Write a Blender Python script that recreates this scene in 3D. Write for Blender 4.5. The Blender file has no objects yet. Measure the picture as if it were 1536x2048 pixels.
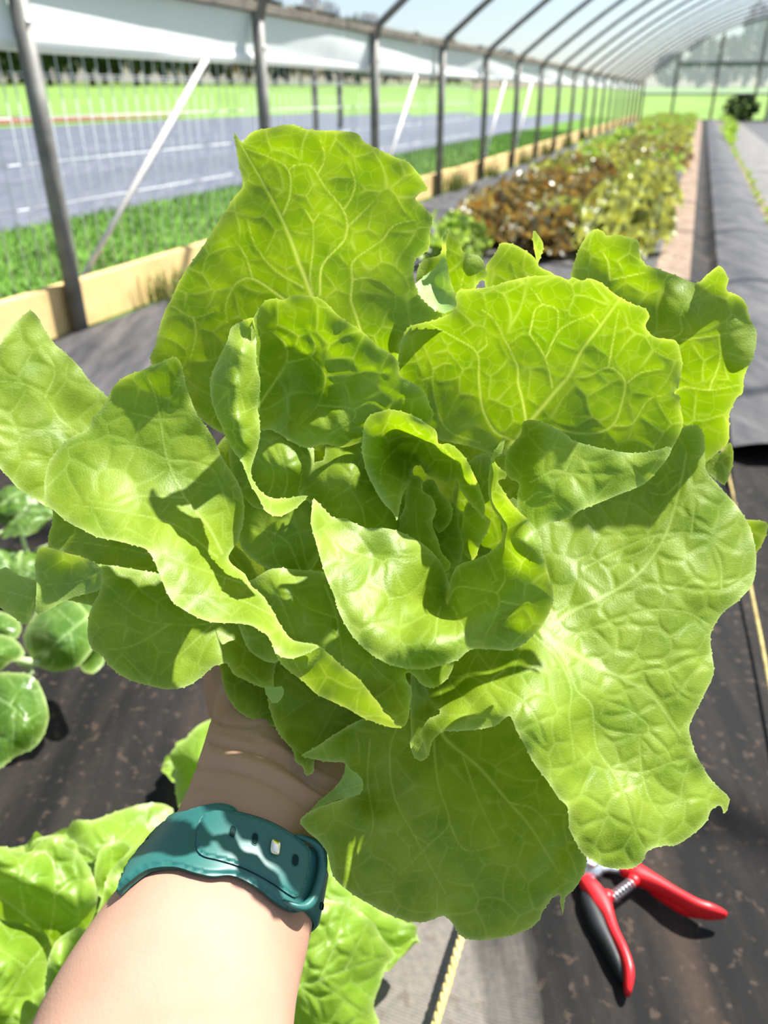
import bpy, bmesh, math, random
import numpy as np
from mathutils import Vector, Matrix
from mathutils.geometry import delaunay_2d_cdt

# ------------------------------------------------------------------ camera, sky, sun, exposure
scene = bpy.context.scene
W, H, F = 1536.0, 2048.0, 1538.0
PITCH = math.radians(28.5)
CAM_H = 0.605
cam_data = bpy.data.cameras.new('camera')
cam = bpy.data.objects.new('camera', cam_data)
scene.collection.objects.link(cam)
cam.location = (0, 0, CAM_H)
cam.rotation_euler = (math.pi / 2 - PITCH, 0, 0)
cam_data.sensor_fit = 'VERTICAL'
cam_data.sensor_height = 36.0
cam_data.sensor_width = 27.0
cam_data.lens = F / H * 36.0
cam_data.clip_start = 0.02
cam_data.clip_end = 500
cam_data.dof.use_dof = True
cam_data.dof.focus_distance = 0.305
cam_data.dof.aperture_fstop = 10.5
scene.camera = cam

world = bpy.data.worlds.new('sky')
scene.world = world
world.use_nodes = True
wn = world.node_tree.nodes
wl = world.node_tree.links
bg = wn['Background']
sky = wn.new('ShaderNodeTexSky')
sky.sky_type = 'NISHITA'
sky.sun_disc = False
sky.sun_elevation = math.radians(56)
sky.sun_rotation = math.radians(58)
sky.air_density = 1.0
sky.dust_density = 0.8
wl.new(sky.outputs['Color'], bg.inputs['Color'])
bg.inputs['Strength'].default_value = 0.125

SUN_AZ, SUN_EL = math.radians(58), math.radians(56)     # azimuth to the right of the view
sun_dir = Vector((math.sin(SUN_AZ) * math.cos(SUN_EL), math.cos(SUN_AZ) * math.cos(SUN_EL), math.sin(SUN_EL)))
sd = bpy.data.lights.new('sun', 'SUN')
sd.energy = 16.0
sd.angle = math.radians(1.2)
sd.color = (1.0, 0.95, 0.86)
sun = bpy.data.objects.new('sun', sd)
scene.collection.objects.link(sun)
sun.location = (3, 3, 6)
sun.rotation_euler = (-sun_dir).to_track_quat('-Z', 'Y').to_euler()

vs = scene.view_settings
vs.view_transform = 'Standard'
vs.look = 'None'
vs.exposure = 0.1
vs.gamma = 1.0
vs.use_curve_mapping = False
scene.cycles.transparent_max_bounces = 12
scene.cycles.max_bounces = 5
scene.cycles.diffuse_bounces = 3
scene.cycles.glossy_bounces = 2
scene.cycles.transmission_bounces = 4

# ------------------------------------------------------------------ small helpers
COL = scene.collection
SP, CP = math.sin(PITCH), math.cos(PITCH)


def ray(px, py):
    x = (px - W / 2) / F
    y = (H / 2 - py) / F
    return Vector((x, CP + y * SP, y * CP - SP))


def at(px, py, z):
    """world point seen at a pixel of the photograph, z metres in front of the lens"""
    return Vector((0, 0, CAM_H)) + ray(px, py) * z


def ground_at(px, py, h=0.0):
    r = ray(px, py)
    return Vector((0, 0, CAM_H)) + r * ((h - CAM_H) / r.z)


def nd(a, n, **kw):
    x = a.nodes.new('ShaderNode' + n)
    for k, v in kw.items():
        if k in x.inputs:
            x.inputs[k].default_value = v
        else:
            setattr(x, k, v)
    return x


def new_mat(name):
    m = bpy.data.materials.new(name)
    m.use_nodes = True
    t = m.node_tree
    p = t.nodes['Principled BSDF']
    return m, t, p


def ramp(t, src, stops):
    r = t.nodes.new('ShaderNodeValToRGB')
    e = r.color_ramp.elements
    while len(e) < len(stops):
        e.new(0.5)
    for el, (pos, c) in zip(e, stops):
        el.position = pos
        el.color = (c[0], c[1], c[2], 1)
    t.links.new(src, r.inputs['Fac'])
    return r.outputs['Color']


def mixc(t, fac, a, b, mode='MIX'):
    m = t.nodes.new('ShaderNodeMix')
    m.data_type = 'RGBA'
    m.blend_type = mode
    for i, v in ((0, fac), (6, a), (7, b)):
        if hasattr(v, 'is_linked') or hasattr(v, 'links'):
            t.links.new(v, m.inputs[i])
        elif i == 0:
            m.inputs[0].default_value = v
        else:
            m.inputs[i].default_value = (v[0], v[1], v[2], 1)
    return m.outputs[2]


def math_node(t, op, a, b=None, clamp=False):
    m = t.nodes.new('ShaderNodeMath')
    m.operation = op
    m.use_clamp = clamp
    for i, v in ((0, a), (1, b)):
        if v is None:
            continue
        if hasattr(v, 'links'):
            t.links.new(v, m.inputs[i])
        else:
            m.inputs[i].default_value = v
    return m.outputs[0]


def plain(name, col, rough=0.6, var=0.12, scale=30.0, spec=0.4, bump=0.0, metal=0.0, coat=0.0):
    m, t, p = new_mat(name)
    tc = nd(t, 'TexCoord')
    n = nd(t, 'TexNoise', Scale=scale, Detail=5.0)
    t.links.new(tc.outputs['Object'], n.inputs['Vector'])
    c = ramp(t, n.outputs['Fac'], [(0.3, [v * (1 - var) for v in col]), (0.7, [min(1, v * (1 + var)) for v in col])])
    t.links.new(c, p.inputs['Base Color'])
    p.inputs['Roughness'].default_value = rough
    p.inputs['Specular IOR Level'].default_value = spec
    p.inputs['Metallic'].default_value = metal
    p.inputs['Coat Weight'].default_value = coat
    if bump:
        b = nd(t, 'Bump', Strength=bump, Distance=0.002)
        t.links.new(n.outputs['Fac'], b.inputs['Height'])
        t.links.new(b.outputs['Normal'], p.inputs['Normal'])
    return m


def mesh_obj(name, verts, faces, mat, parent=None, smooth=True, edges=()):
    me = bpy.data.meshes.new(name)
    me.from_pydata([tuple(v) for v in verts], list(edges), faces)
    if smooth:
        me.polygons.foreach_set('use_smooth', [True] * len(me.polygons))
    me.update()
    if mat is not None:
        me.materials.append(mat)
    o = bpy.data.objects.new(name, me)
    COL.objects.link(o)
    if parent is not None:
        o.parent = parent
    return o


def bm_obj(name, bm, mat, parent=None, smooth=False):
    bmesh.ops.recalc_face_normals(bm, faces=bm.faces[:])
    me = bpy.data.meshes.new(name)
    bm.to_mesh(me)
    bm.free()
    if smooth:
        me.polygons.foreach_set('use_smooth', [True] * len(me.polygons))
    me.materials.append(mat)
    o = bpy.data.objects.new(name, me)
    COL.objects.link(o)
    if parent is not None:
        o.parent = parent
    return o


def tag(o, label=None, cat=None, group=None, kind=None):
    if label:
        o['label'] = label
    if cat:
        o['category'] = cat
    if group:
        o['group'] = group
    if kind:
        o['kind'] = kind
    return o


def thing(name, label, cat, loc=(0, 0, 0), group=None):
    o = bpy.data.objects.new(name, None)
    o.empty_display_size = 0.05
    COL.objects.link(o)
    o.location = loc
    return tag(o, label, cat, group)


def tube_data(pts, rad, seg=8, closed_ends=True, up=None):
    """verts, faces of a tube along points; rad is one radius or a list of radii or (a, b) pairs"""
    pts = [Vector(p) for p in pts]
    n = len(pts)
    if not isinstance(rad, (list, tuple)):
        rad = [rad] * n
    verts, faces = [], []
    nrm = None
    for i, p in enumerate(pts):
        t = (pts[min(i + 1, n - 1)] - pts[max(i - 1, 0)]).normalized()
        if nrm is None:
            a = Vector(up) if up is not None else (Vector((0, 0, 1)) if abs(t.z) < 0.9 else Vector((1, 0, 0)))
            nrm = (a - t * a.dot(t)).normalized()
        else:
            nrm = (nrm - t * nrm.dot(t)).normalized()
        bi = t.cross(nrm)
        r = rad[i]
        ra, rb = r if isinstance(r, (list, tuple)) else (r, r)
        for k in range(seg):
            q = 2 * math.pi * k / seg
            verts.append(p + nrm * (math.cos(q) * ra) + bi * (math.sin(q) * rb))
    for i in range(n - 1):
        for k in range(seg):
            a, b = i * seg + k, i * seg + (k + 1) % seg
            faces.append((a, b, b + seg, a + seg))
    if closed_ends:
        faces.append(tuple(range(seg - 1, -1, -1)))
        faces.append(tuple((n - 1) * seg + k for k in range(seg)))
    return verts, faces


def tube(name, pts, rad, mat, parent=None, seg=8, up=None):
    v, f = tube_data(pts, rad, seg, True, up)
    return mesh_obj(name, v, f, mat, parent)


def crom(pts, step, closed=False):
    """dense Catmull-Rom samples of a 2-D / 3-D polyline"""
    P = [np.array(p, float) for p in pts]
    n = len(P)
    out = []
    m = n if closed else n - 1
    for i in range(m):
        p1, p2 = P[i], P[(i + 1) % n]
        p0 = P[(i - 1) % n] if closed or i > 0 else 2 * p1 - p2
        p3 = P[(i + 2) % n] if closed or i + 2 < n else 2 * p2 - p1
        L = np.linalg.norm(p2 - p1)
        # limit tangents so unevenly spaced points do not overshoot
        t1 = (p2 - p0); t2 = (p3 - p1)
        l1 = np.linalg.norm(t1) + 1e-9; l2 = np.linalg.norm(t2) + 1e-9
        t1 = t1 / l1 * min(l1 * 0.5, L); t2 = t2 / l2 * min(l2 * 0.5, L)
        k = max(1, int(round(L / step)))
        for j in range(k):
            s = j / k
            h1 = 2 * s**3 - 3 * s**2 + 1; h2 = -2 * s**3 + 3 * s**2
            h3 = s**3 - 2 * s**2 + s; h4 = s**3 - s**2
            out.append(h1 * p1 + h2 * p2 + h3 * t1 + h4 * t2)
    if not closed:
        out.append(P[-1])
    return np.array(out)
# ------------------------------------------------------------------ the held lettuce: sculpted leaves
Z0 = 0.30                    # metres from lens to the middle of the head
SPACING = 3.4


def parse(s):
    out = []
    for w in s.split():
        v = [float(q) for q in w.split(',')]
        out.append(v)
    return out


def inside(poly, pts):
    x, y = pts[:, 0], pts[:, 1]
    res = np.zeros(len(pts), bool)
    n = len(poly)
    j = n - 1
    for i in range(n):
        xi, yi = poly[i]
        xj, yj = poly[j]
        if yi != yj:
            c = ((yi > y) != (yj > y)) & (x < (xj - xi) * (y - yi) / (yj - yi) + xi)
            res ^= c
        j = i
    return res


def seg_dist(pts, line):
    """distance of pts to a polyline, and the parameter 0..1 along it"""
    best = np.full(len(pts), 1e9)
    par = np.zeros(len(pts))
    m = len(line) - 1
    for i in range(m):
        a, b = line[i], line[i + 1]
        ab = b - a
        L = ab.dot(ab) + 1e-9
        t = np.clip(((pts - a) @ ab) / L, 0, 1)
        d = np.linalg.norm(pts - (a + t[:, None] * ab), axis=1)
        k = d < best
        best[k] = d[k]
        par[k] = (i + t[k]) / m
    return best, par


def tps(ctrl, d, pts):
    n = len(ctrl)
    s = 100.0
    C = ctrl / s
    r = np.linalg.norm(C[:, None] - C[None], axis=2)
    K = np.where(r > 0, r * r * np.log(r + 1e-12), 0) + np.eye(n) * 0.002
    Pm = np.hstack([np.ones((n, 1)), C])
    A = np.zeros((n + 3, n + 3))
    A[:n, :n] = K
    A[:n, n:] = Pm
    A[n:, :n] = Pm.T
    w = np.linalg.solve(A, np.concatenate([d, np.zeros(3)]))
    Q = pts / s
    out = np.zeros(len(pts))
    for i0 in range(0, len(pts), 4000):
        q = Q[i0:i0 + 4000]
        rr = np.linalg.norm(q[:, None] - C[None], axis=2)
        U = np.where(rr > 0, rr * rr * np.log(rr + 1e-12), 0)
        out[i0:i0 + 4000] = U @ w[:n] + w[n] + q @ w[n + 1:]
    return out


def to_world(px, d):
    z = Z0 + d / 100.0
    x = (px[:, 0] - W / 2) / F
    y = (H / 2 - px[:, 1]) / F
    return np.stack([x * z, (CP + y * SP) * z, CAM_H + (y * CP - SP) * z], axis=1)


def leaf_piece(outline, inner='', veins=(), cell=62, pillow=0.10, under=0.0, seed=1, spacing=None, rim=True, ruffle=0.10, tilt=None):
    rng = np.random.RandomState(seed)
    sp = spacing or SPACING
    key = parse(outline)
    inn = parse(inner)
    ctrl = np.array([k[:2] for k in key + inn if len(k) == 3])
    dd = np.array([k[2] for k in key + inn if len(k) == 3])
    b = crom([k[:2] for k in key], sp, True)
    n = len(b)
    # fine irregular teeth on the rim
    tan = np.roll(b, -1, 0) - np.roll(b, 1, 0)
    nor = np.stack([tan[:, 1], -tan[:, 0]], 1)
    nor /= np.linalg.norm(nor, axis=1)[:, None] + 1e-9
    area = 0.5 * np.sum(b[:, 0] * np.roll(b[:, 1], -1) - np.roll(b[:, 0], -1) * b[:, 1])
    if area < 0:
        nor = -nor
    off = np.zeros(n)
    if rim:
        low = np.interp(np.arange(n), np.linspace(0, n, max(4, n // 9)), rng.uniform(-1.6, 1.6, max(4, n // 9)))
        off += low
        i = 0
        while i < n:
            off[i] += rng.uniform(0.6, 2.8)
            i += rng.randint(2, 11)
    b = b + nor * off[:, None]
    lo, hi = b.min(0), b.max(0)
    xs = np.arange(lo[0], hi[0], sp)
    ys = np.arange(lo[1], hi[1], sp * 0.87)
    g = np.array([(x + (sp / 2 if j % 2 else 0), y) for j, y in enumerate(ys) for x in xs])
    g += rng.uniform(-0.18, 0.18, g.shape) * sp
    g = g[inside(b, g)]
    bd = np.full(len(g), 1e9)
    bs = b[::1]
    for i0 in range(0, len(g), 3000):
        q = g[i0:i0 + 3000]
        bd[i0:i0 + 3000] = np.min(((q[:, None] - bs[None]) ** 2).sum(2), axis=1) ** 0.5
    keep = bd > sp * 0.55
    g, bd = g[keep], bd[keep]
    allp = np.vstack([b, g])
    edge_d = np.concatenate([np.zeros(n), bd])
    r = delaunay_2d_cdt([Vector(p) for p in allp], [(i, (i + 1) % n) for i in range(n)], [], 1, 1e-5)
    v2 = np.array([tuple(v) for v in r[0]])
    tri = np.array([f for f in r[2] if len(f) == 3])
    if len(v2) != len(allp):
        # points were merged: recompute the edge distance for what is left
        e = np.full(len(v2), 1e9)
        for i0 in range(0, len(v2), 3000):
            q = v2[i0:i0 + 3000]
            e[i0:i0 + 3000] = np.min(((q[:, None] - bs[None]) ** 2).sum(2), axis=1) ** 0.5
        edge_d = e
    else:
        order = [o[0] if len(o) else 0 for o in r[3]]
        edge_d = edge_d[order]
    d = tps(ctrl, dd, v2)
    if tilt:
        d += tilt[0] * (v2[:, 0] - tilt[2]) + tilt[1] * (tilt[3] - v2[:, 1])
    # traced veins
    vein = np.zeros(len(v2))
    dmin = np.full(len(v2), 60.0)
    for w0, w1, s in veins:
        line = crom([k[:2] for k in parse(s)], 12)
        q, t = seg_dist(v2, line)
        w = (w0 + (w1 - w0) * t) * (0.72 if w0 > 5 else 0.58)
        vein = np.maximum(vein, np.exp(-(q / w) ** 2) * (1.0 if w0 > 3.5 else 0.8) * (1 - 0.45 * t))
        dmin = np.minimum(dmin, q)
        if w0 > 3.5:
            d -= 0.05 * np.exp(-(q / (w * 1.5)) ** 2) * (w / 6)
    # cells between the veins
    A = abs(area)
    ns = max(6, int(A / (cell * cell)))
    seeds = np.stack([rng.uniform(lo[0] - cell, hi[0] + cell, ns * 3), rng.uniform(lo[1] - cell, hi[1] + cell, ns * 3)], 1)
    box = (hi[0] - lo[0] + 2 * cell) * (hi[1] - lo[1] + 2 * cell)
    ns = max(8, int(box / (cell * cell)))
    nx = max(2, int((hi[0] - lo[0] + 2 * cell) / cell)); ny = max(2, int((hi[1] - lo[1] + 2 * cell) / cell))
    gx, gy = np.meshgrid(np.arange(nx), np.arange(ny))
    seeds = np.stack([lo[0] - cell + (gx.ravel() + rng.uniform(0, 1, nx * ny)) * cell,
                      lo[1] - cell + (gy.ravel() + rng.uniform(0, 1, nx * ny)) * cell], 1)
    wob = 5 * np.stack([np.sin(v2[:, 1] / 19 + seed), np.cos(v2[:, 0] / 17 + seed * 2)], 1)
    f21 = np.zeros(len(v2))
    for i0 in range(0, len(v2), 3000):
        q = (v2 + wob)[i0:i0 + 3000]
        rr = np.sqrt(((q[:, None] - seeds[None]) ** 2).sum(2))
        rr.partition(1, axis=1)
        f21[i0:i0 + 3000] = rr[:, 1] - rr[:, 0]
    net = np.exp(-(f21 / 3.2) ** 2) * np.clip((dmin - 4) / 14, 0, 1) * 0.38
    vein = np.maximum(vein, net)
    m = np.minimum(f21 * 0.5, dmin) / (cell * 0.21)
    m = np.clip(m, 0, 1)
    pil = m * m * (3 - 2 * m)
    fade = np.clip(edge_d / 30, 0.15, 1)
    d -= 0.33 * pillow * pil * fade
    # low ruffle along the rim
    ph = rng.uniform(0, 6.28, 4)
    ruf = np.sin(v2[:, 0] / 23 + ph[0]) * np.sin(v2[:, 1] / 21 + ph[1]) + 0.6 * np.sin((v2[:, 0] + v2[:, 1]) / 13 + ph[2])
    if rim:
        d += ruffle * ruf * np.exp(-edge_d / 22)
    d += pillow * 0.45 * (np.sin(v2[:, 0] / 21 + ph[3] + 0.8 * np.sin(v2[:, 1] / 33)) * np.sin(v2[:, 1] / 24 + ph[0] + 0.9 * np.sin(v2[:, 0] / 29)) + 0.5 * np.sin((v2[:, 0] - v2[:, 1]) / 31 + ph[1])) * np.clip(edge_d / 40, 0.2, 1)
    edge = np.exp(-edge_d / 5.0) if rim else np.zeros(len(v2))
    return dict(v=to_world(v2, d), f=tri, vein=vein, edge=edge, under=np.full(len(v2), under), uv=v2 / 100.0 + seed * 3.7)


def build_leaf(name, pieces, mat, parent, label=None):
    V, Fc, vn, ed, un, uv = [], [], [], [], [], []
    k = 0
    for p in pieces:
        V.append(p['v']); Fc.append(p['f'] + k); k += len(p['v'])
        vn.append(p['vein']); ed.append(p['edge']); un.append(p['under']); uv.append(p['uv'])
    V = np.vstack(V); Fc = np.vstack(Fc)
    me = bpy.data.meshes.new(name)
    me.vertices.add(len(V)); me.vertices.foreach_set('co', V.astype(np.float32).ravel())
    me.loops.add(len(Fc) * 3); me.loops.foreach_set('vertex_index', Fc.astype(np.int32).ravel())
    me.polygons.add(len(Fc))
    me.polygons.foreach_set('loop_start', np.arange(0, len(Fc) * 3, 3, dtype=np.int32))
    me.polygons.foreach_set('use_smooth', np.ones(len(Fc), bool))
    me.update(calc_edges=True)
    for nm, arr in (('vein', vn), ('edge', ed), ('under', un)):
        a = me.attributes.new(nm, 'FLOAT', 'POINT')
        a.data.foreach_set('value', np.concatenate(arr).astype(np.float32))
    u = np.vstack(uv)[Fc.ravel()]
    l = me.uv_layers.new(name='leaf_uv')
    l.data.foreach_set('uv', u.astype(np.float32).ravel())
    me.materials.append(mat)
    o = bpy.data.objects.new(name, me)
    COL.objects.link(o)
    o.parent = parent
    if label:
        o['label'] = label
    return o


def leaf_material(name, c_dark, c_light, t_dark, t_light, vein_c, vein_t, under_c, trans=0.45, rough=0.47, cells=3.2, bump=0.16):
    m, t, p = new_mat(name)
    out = t.nodes['Material Output']
    L = t.links
    uv = nd(t, 'UVMap', uv_map='leaf_uv')
    av = nd(t, 'Attribute', attribute_name='vein')
    ae = nd(t, 'Attribute', attribute_name='edge')
    au = nd(t, 'Attribute', attribute_name='under')
    n1 = nd(t, 'TexNoise', Scale=1.1, Detail=2.0)
    L.new(uv.outputs[0], n1.inputs['Vector'])
    n2 = nd(t, 'TexNoise', Scale=26.0, Detail=1.5)
    L.new(uv.outputs[0], n2.inputs['Vector'])
    # warped fine vein net
    nw = nd(t, 'TexNoise', Scale=4.0, Detail=0.0)
    L.new(uv.outputs[0], nw.inputs['Vector'])
    wv = t.nodes.new('ShaderNodeVectorMath'); wv.operation = 'MULTIPLY_ADD'
    L.new(nw.outputs['Color'], wv.inputs[0])
    wv.inputs[1].default_value = (0.16, 0.16, 0)
    L.new(uv.outputs[0], wv.inputs[2])
    vo = nd(t, 'TexVoronoi', feature='DISTANCE_TO_EDGE', Scale=cells)
    L.new(wv.outputs[0], vo.inputs['Vector'])
    fine = nd(t, 'MapRange', **{'From Min': 0.0, 'From Max': 0.07, 'To Min': 1.0, 'To Max': 0.0})
    fine.interpolation_type = 'SMOOTHSTEP'
    L.new(vo.outputs['Distance'], fine.inputs['Value'])
    fine_v = math_node(t, 'MULTIPLY', fine.outputs[0], 0.13)
    vein = math_node(t, 'MAXIMUM', av.outputs['Fac'], fine_v)
    vein = math_node(t, 'MULTIPLY', vein, 0.85, True)
    base = ramp(t, n1.outputs['Fac'], [(0.3, c_dark), (0.72, c_light)])
    tb = ramp(t, n1.outputs['Fac'], [(0.3, t_dark), (0.72, t_light)])
    base = mixc(t, vein, base, vein_c)
    tb = mixc(t, vein, tb, vein_t)
    e = math_node(t, 'MULTIPLY', ae.outputs['Fac'], 0.55)
    base = mixc(t, e, base, (0.62, 0.74, 0.28))
    tb = mixc(t, e, tb, vein_t)
    base = mixc(t, au.outputs['Fac'], base, under_c)
    L.new(base, p.inputs['Base Color'])
    p.inputs['Roughness'].default_value = rough
    p.inputs['Specular IOR Level'].default_value = 0.5
    h = n2.outputs['Fac']
    b = nd(t, 'Bump', Strength=bump, Distance=0.0009)
    L.new(h, b.inputs['Height'])
    L.new(b.outputs['Normal'], p.inputs['Normal'])
    tr = nd(t, 'BsdfTranslucent')
    L.new(tb, tr.inputs['Color'])
    mx = nd(t, 'MixShader')
    mx.inputs[0].default_value = trans
    L.new(p.outputs[0], mx.inputs[1])
    L.new(tr.outputs[0], mx.inputs[2])
    L.new(mx.outputs[0], out.inputs['Surface'])
    return m


M = {}
M['lettuce'] = leaf_material('butterhead_leaf', (0.18, 0.285, 0.007), (0.31, 0.42, 0.03), (0.175, 0.31, 0.0), (0.32, 0.46, 0.0),
                             (0.46, 0.60, 0.15), (0.80, 0.85, 0.14), (0.36, 0.55, 0.17))
# ------------------------------------------------------------------ the high tunnel and the fields round it
AX = Vector((0.3437, 0.9391, 0)).normalized()
RT = Vector((AX.y, -AX.x, 0))
GROT = math.atan2(-AX.x, AX.y)      # rotation of things that stand square to the tunnel


def G(a, l, u=0.0):
    """a metres along the tunnel, l metres to its right, u metres up"""
    p = AX * a + RT * l
    return Vector((p.x, p.y, u))


LW, RW, SPAN, HIP, RISE = -1.60, 5.60, 7.20, 0.89, 1.45
A0, A1 = -3.2, 24.6


def arch_u(l):
    s = (l - LW) / SPAN
    return HIP + 4 * RISE * s * (1 - s)


def grid_obj(name, na, nl, fn, mat, smooth=True, kind='structure', label=None, parent=None):
    V = [fn(i / na, j / nl) for i in range(na + 1) for j in range(nl + 1)]
    Fc = [(i * (nl + 1) + j, i * (nl + 1) + j + 1, (i + 1) * (nl + 1) + j + 1, (i + 1) * (nl + 1) + j) for i in range(na) for j in range(nl)]
    o = mesh_obj(name, V, Fc, mat, parent, smooth)
    if parent is None:
        tag(o, label, None, None, kind)
    return o


def film_material(name, transp, tint, diff, tr_amt=0.6):
    m, t, p = new_mat(name)
    out = t.nodes['Material Output']
    tp = nd(t, 'BsdfTransparent', Color=(*tint, 1))
    df = nd(t, 'BsdfDiffuse', Color=(*diff, 1))
    tl = nd(t, 'BsdfTranslucent', Color=(*diff, 1))
    m1 = nd(t, 'MixShader'); m1.inputs[0].default_value = tr_amt
    t.links.new(df.outputs[0], m1.inputs[1]); t.links.new(tl.outputs[0], m1.inputs[2])
    m2 = nd(t, 'MixShader')
    m2.inputs[0].default_value = 1 - transp
    t.links.new(tp.outputs[0], m2.inputs[1]); t.links.new(m1.outputs[0], m2.inputs[2])
    t.links.new(m2.outputs[0], out.inputs['Surface'])
    return m


def fabric_material(name, base, dust, dust_lo, dust_hi, rough=0.5, weave=True, stain=None, sun_patch=None):
    m, t, p = new_mat(name)
    tc = nd(t, 'TexCoord')
    n = nd(t, 'TexNoise', Scale=7.0, Detail=5.0, Roughness=0.65)
    mp = nd(t, 'Mapping'); mp.inputs['Rotation'].default_value = (0, 0, -GROT); mp.inputs['Scale'].default_value = (3.2, 0.5, 1)
    t.links.new(tc.outputs['Object'], mp.inputs['Vector']); t.links.new(mp.outputs[0], n.inputs['Vector'])
    c = ramp(t, n.outputs['Fac'], [(dust_lo, base), (dust_hi, dust)])
    if stain:
        n2 = nd(t, 'TexNoise', Scale=3.3, Detail=3.0)
        t.links.new(mp.outputs[0], n2.inputs['Vector'])
        sf = nd(t, 'MapRange', **{'From Min': 0.60, 'From Max': 0.78, 'To Min': 0.0, 'To Max': 0.75})
        t.links.new(n2.outputs['Fac'], sf.inputs['Value'])
        c = mixc(t, sf.outputs[0], c, stain)
    if sun_patch:       # pool of sunlight painted into the cover as a paler colour
        pc_, pr_, pcol = sun_patch
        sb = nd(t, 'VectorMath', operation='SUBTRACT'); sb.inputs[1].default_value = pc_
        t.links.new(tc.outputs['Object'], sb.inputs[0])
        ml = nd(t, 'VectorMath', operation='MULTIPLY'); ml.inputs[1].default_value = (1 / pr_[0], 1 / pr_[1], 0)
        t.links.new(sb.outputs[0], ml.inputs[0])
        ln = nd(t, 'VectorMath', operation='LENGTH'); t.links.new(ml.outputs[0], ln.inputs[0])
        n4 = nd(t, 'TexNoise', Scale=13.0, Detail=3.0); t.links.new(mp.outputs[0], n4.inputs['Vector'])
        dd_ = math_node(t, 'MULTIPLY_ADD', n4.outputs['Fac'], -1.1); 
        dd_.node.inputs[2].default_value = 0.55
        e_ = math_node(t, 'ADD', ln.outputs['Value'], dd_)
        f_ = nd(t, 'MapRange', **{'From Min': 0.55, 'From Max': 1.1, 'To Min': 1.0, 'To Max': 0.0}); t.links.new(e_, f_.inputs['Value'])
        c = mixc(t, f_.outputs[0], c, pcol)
    ns = nd(t, 'TexNoise', Scale=160.0, Detail=4.0)
    t.links.new(tc.outputs['Object'], ns.inputs['Vector'])
    c = mixc(t, 0.35, c, ramp(t, ns.outputs['Fac'], [(0.35, (0.02, 0.02, 0.022)), (0.72, (0.42, 0.34, 0.28))]), 'OVERLAY')
    if stain:
        nc = nd(t, 'TexNoise', Scale=85.0, Detail=3.0); t.links.new(tc.outputs['Object'], nc.inputs['Vector'])
        cf = nd(t, 'MapRange', **{'From Min': 0.60, 'From Max': 0.68, 'To Min': 0.0, 'To Max': 0.42}); t.links.new(nc.outputs['Fac'], cf.inputs['Value'])
        c = mixc(t, cf.outputs[0], c, (0.10, 0.066, 0.045))
    t.links.new(c, p.inputs['Base Color'])
    p.inputs['Roughness'].default_value = rough
    p.inputs['Specular IOR Level'].default_value = 0.22
    if weave:
        wx = nd(t, 'TexWave', Scale=230.0, Distortion=0.6); wx.bands_direction = 'X'
        wy = nd(t, 'TexWave', Scale=120.0, Distortion=0.6); wy.bands_direction = 'Y'
        mp2 = nd(t, 'Mapping'); mp2.inputs['Rotation'].default_value = (0, 0, -GROT)
        t.links.new(tc.outputs['Object'], mp2.inputs['Vector'])
        t.links.new(mp2.outputs[0], wx.inputs['Vector']); t.links.new(mp2.outputs[0], wy.inputs['Vector'])
        s = math_node(t, 'ADD', wx.outputs['Fac'], wy.outputs['Fac'])
        b = nd(t, 'Bump', Strength=0.35, Distance=0.0012)
        t.links.new(s, b.inputs['Height']); t.links.new(b.outputs['Normal'], p.inputs['Normal'])
    return m


M['film'] = film_material('tunnel_film', 0.78, (0.93, 0.97, 1.0), (0.72, 0.82, 0.98))
M['curtain'] = film_material('curtain_film', 0.12, (0.95, 0.96, 1.0), (0.96, 0.96, 0.95), 0.38)
M['endfilm'] = film_material('end_film', 0.72, (0.9, 0.95, 1.0), (0.62, 0.70, 0.76))
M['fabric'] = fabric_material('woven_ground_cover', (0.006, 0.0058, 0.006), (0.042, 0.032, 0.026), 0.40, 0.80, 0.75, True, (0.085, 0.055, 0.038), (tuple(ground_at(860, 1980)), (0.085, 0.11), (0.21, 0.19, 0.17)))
M['path'] = fabric_material('dusty_path_cover', (0.045, 0.046, 0.055), (0.17, 0.16, 0.16), 0.35, 0.75, 0.5)
M['dusty'] = fabric_material('faded_ground_cover', (0.10, 0.095, 0.09), (0.34, 0.31, 0.28), 0.30, 0.70, 0.42)
M['mulch'] = fabric_material('plastic_mulch', (0.10, 0.115, 0.155), (0.19, 0.205, 0.245), 0.35, 0.75, 0.36, False)
M['soil'] = plain('sandy_soil', (0.25, 0.18, 0.135), 0.95, 0.35, 22, 0.1, 0.6)
M['redsoil'] = plain('red_clay', (0.19, 0.10, 0.07), 0.95, 0.3, 3, 0.1)
M['turf'] = plain('turf_base', (0.075, 0.16, 0.025), 0.95, 0.45, 5, 0.1)
M['meadow'] = plain('bright_meadow', (0.13, 0.22, 0.055), 0.9, 0.2, 0.6, 0.1)
M['pipe'] = plain('galvanised_pipe', (0.19, 0.18, 0.165), 0.55, 0.4, 14, 0.4, 0.15, 0.15)
M['wood'] = plain('new_pine_board', (0.72, 0.50, 0.22), 0.7, 0.22, 9, 0.3, 0.2)
M['oldwood'] = plain('weathered_board', (0.17, 0.15, 0.125), 0.85, 0.3, 12, 0.2, 0.3)
M['whitepipe'] = plain('white_conduit', (0.72, 0.66, 0.62), 0.45, 0.08, 20, 0.5)
M['wire'] = plain('galvanised_wire', (0.75, 0.77, 0.78), 0.4, 0.05, 40, 0.5)
M['bark'] = plain('bark', (0.11, 0.085, 0.06), 0.95, 0.4, 3, 0.1, 0.4)
M['screw'] = plain('screw', (0.7, 0.7, 0.7), 0.3, 0.1, 40, 0.5, 0, 0.8)

# ground
rg = random.Random(4)


def wave(a, l):
    return 0.006 * math.sin(l * 23 + 0.7 * math.sin(a * 2.1)) + 0.004 * math.sin(l * 51 + a * 1.3) + 0.004 * math.sin(a * 9 + l * 7) * math.sin(l * 13)


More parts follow.
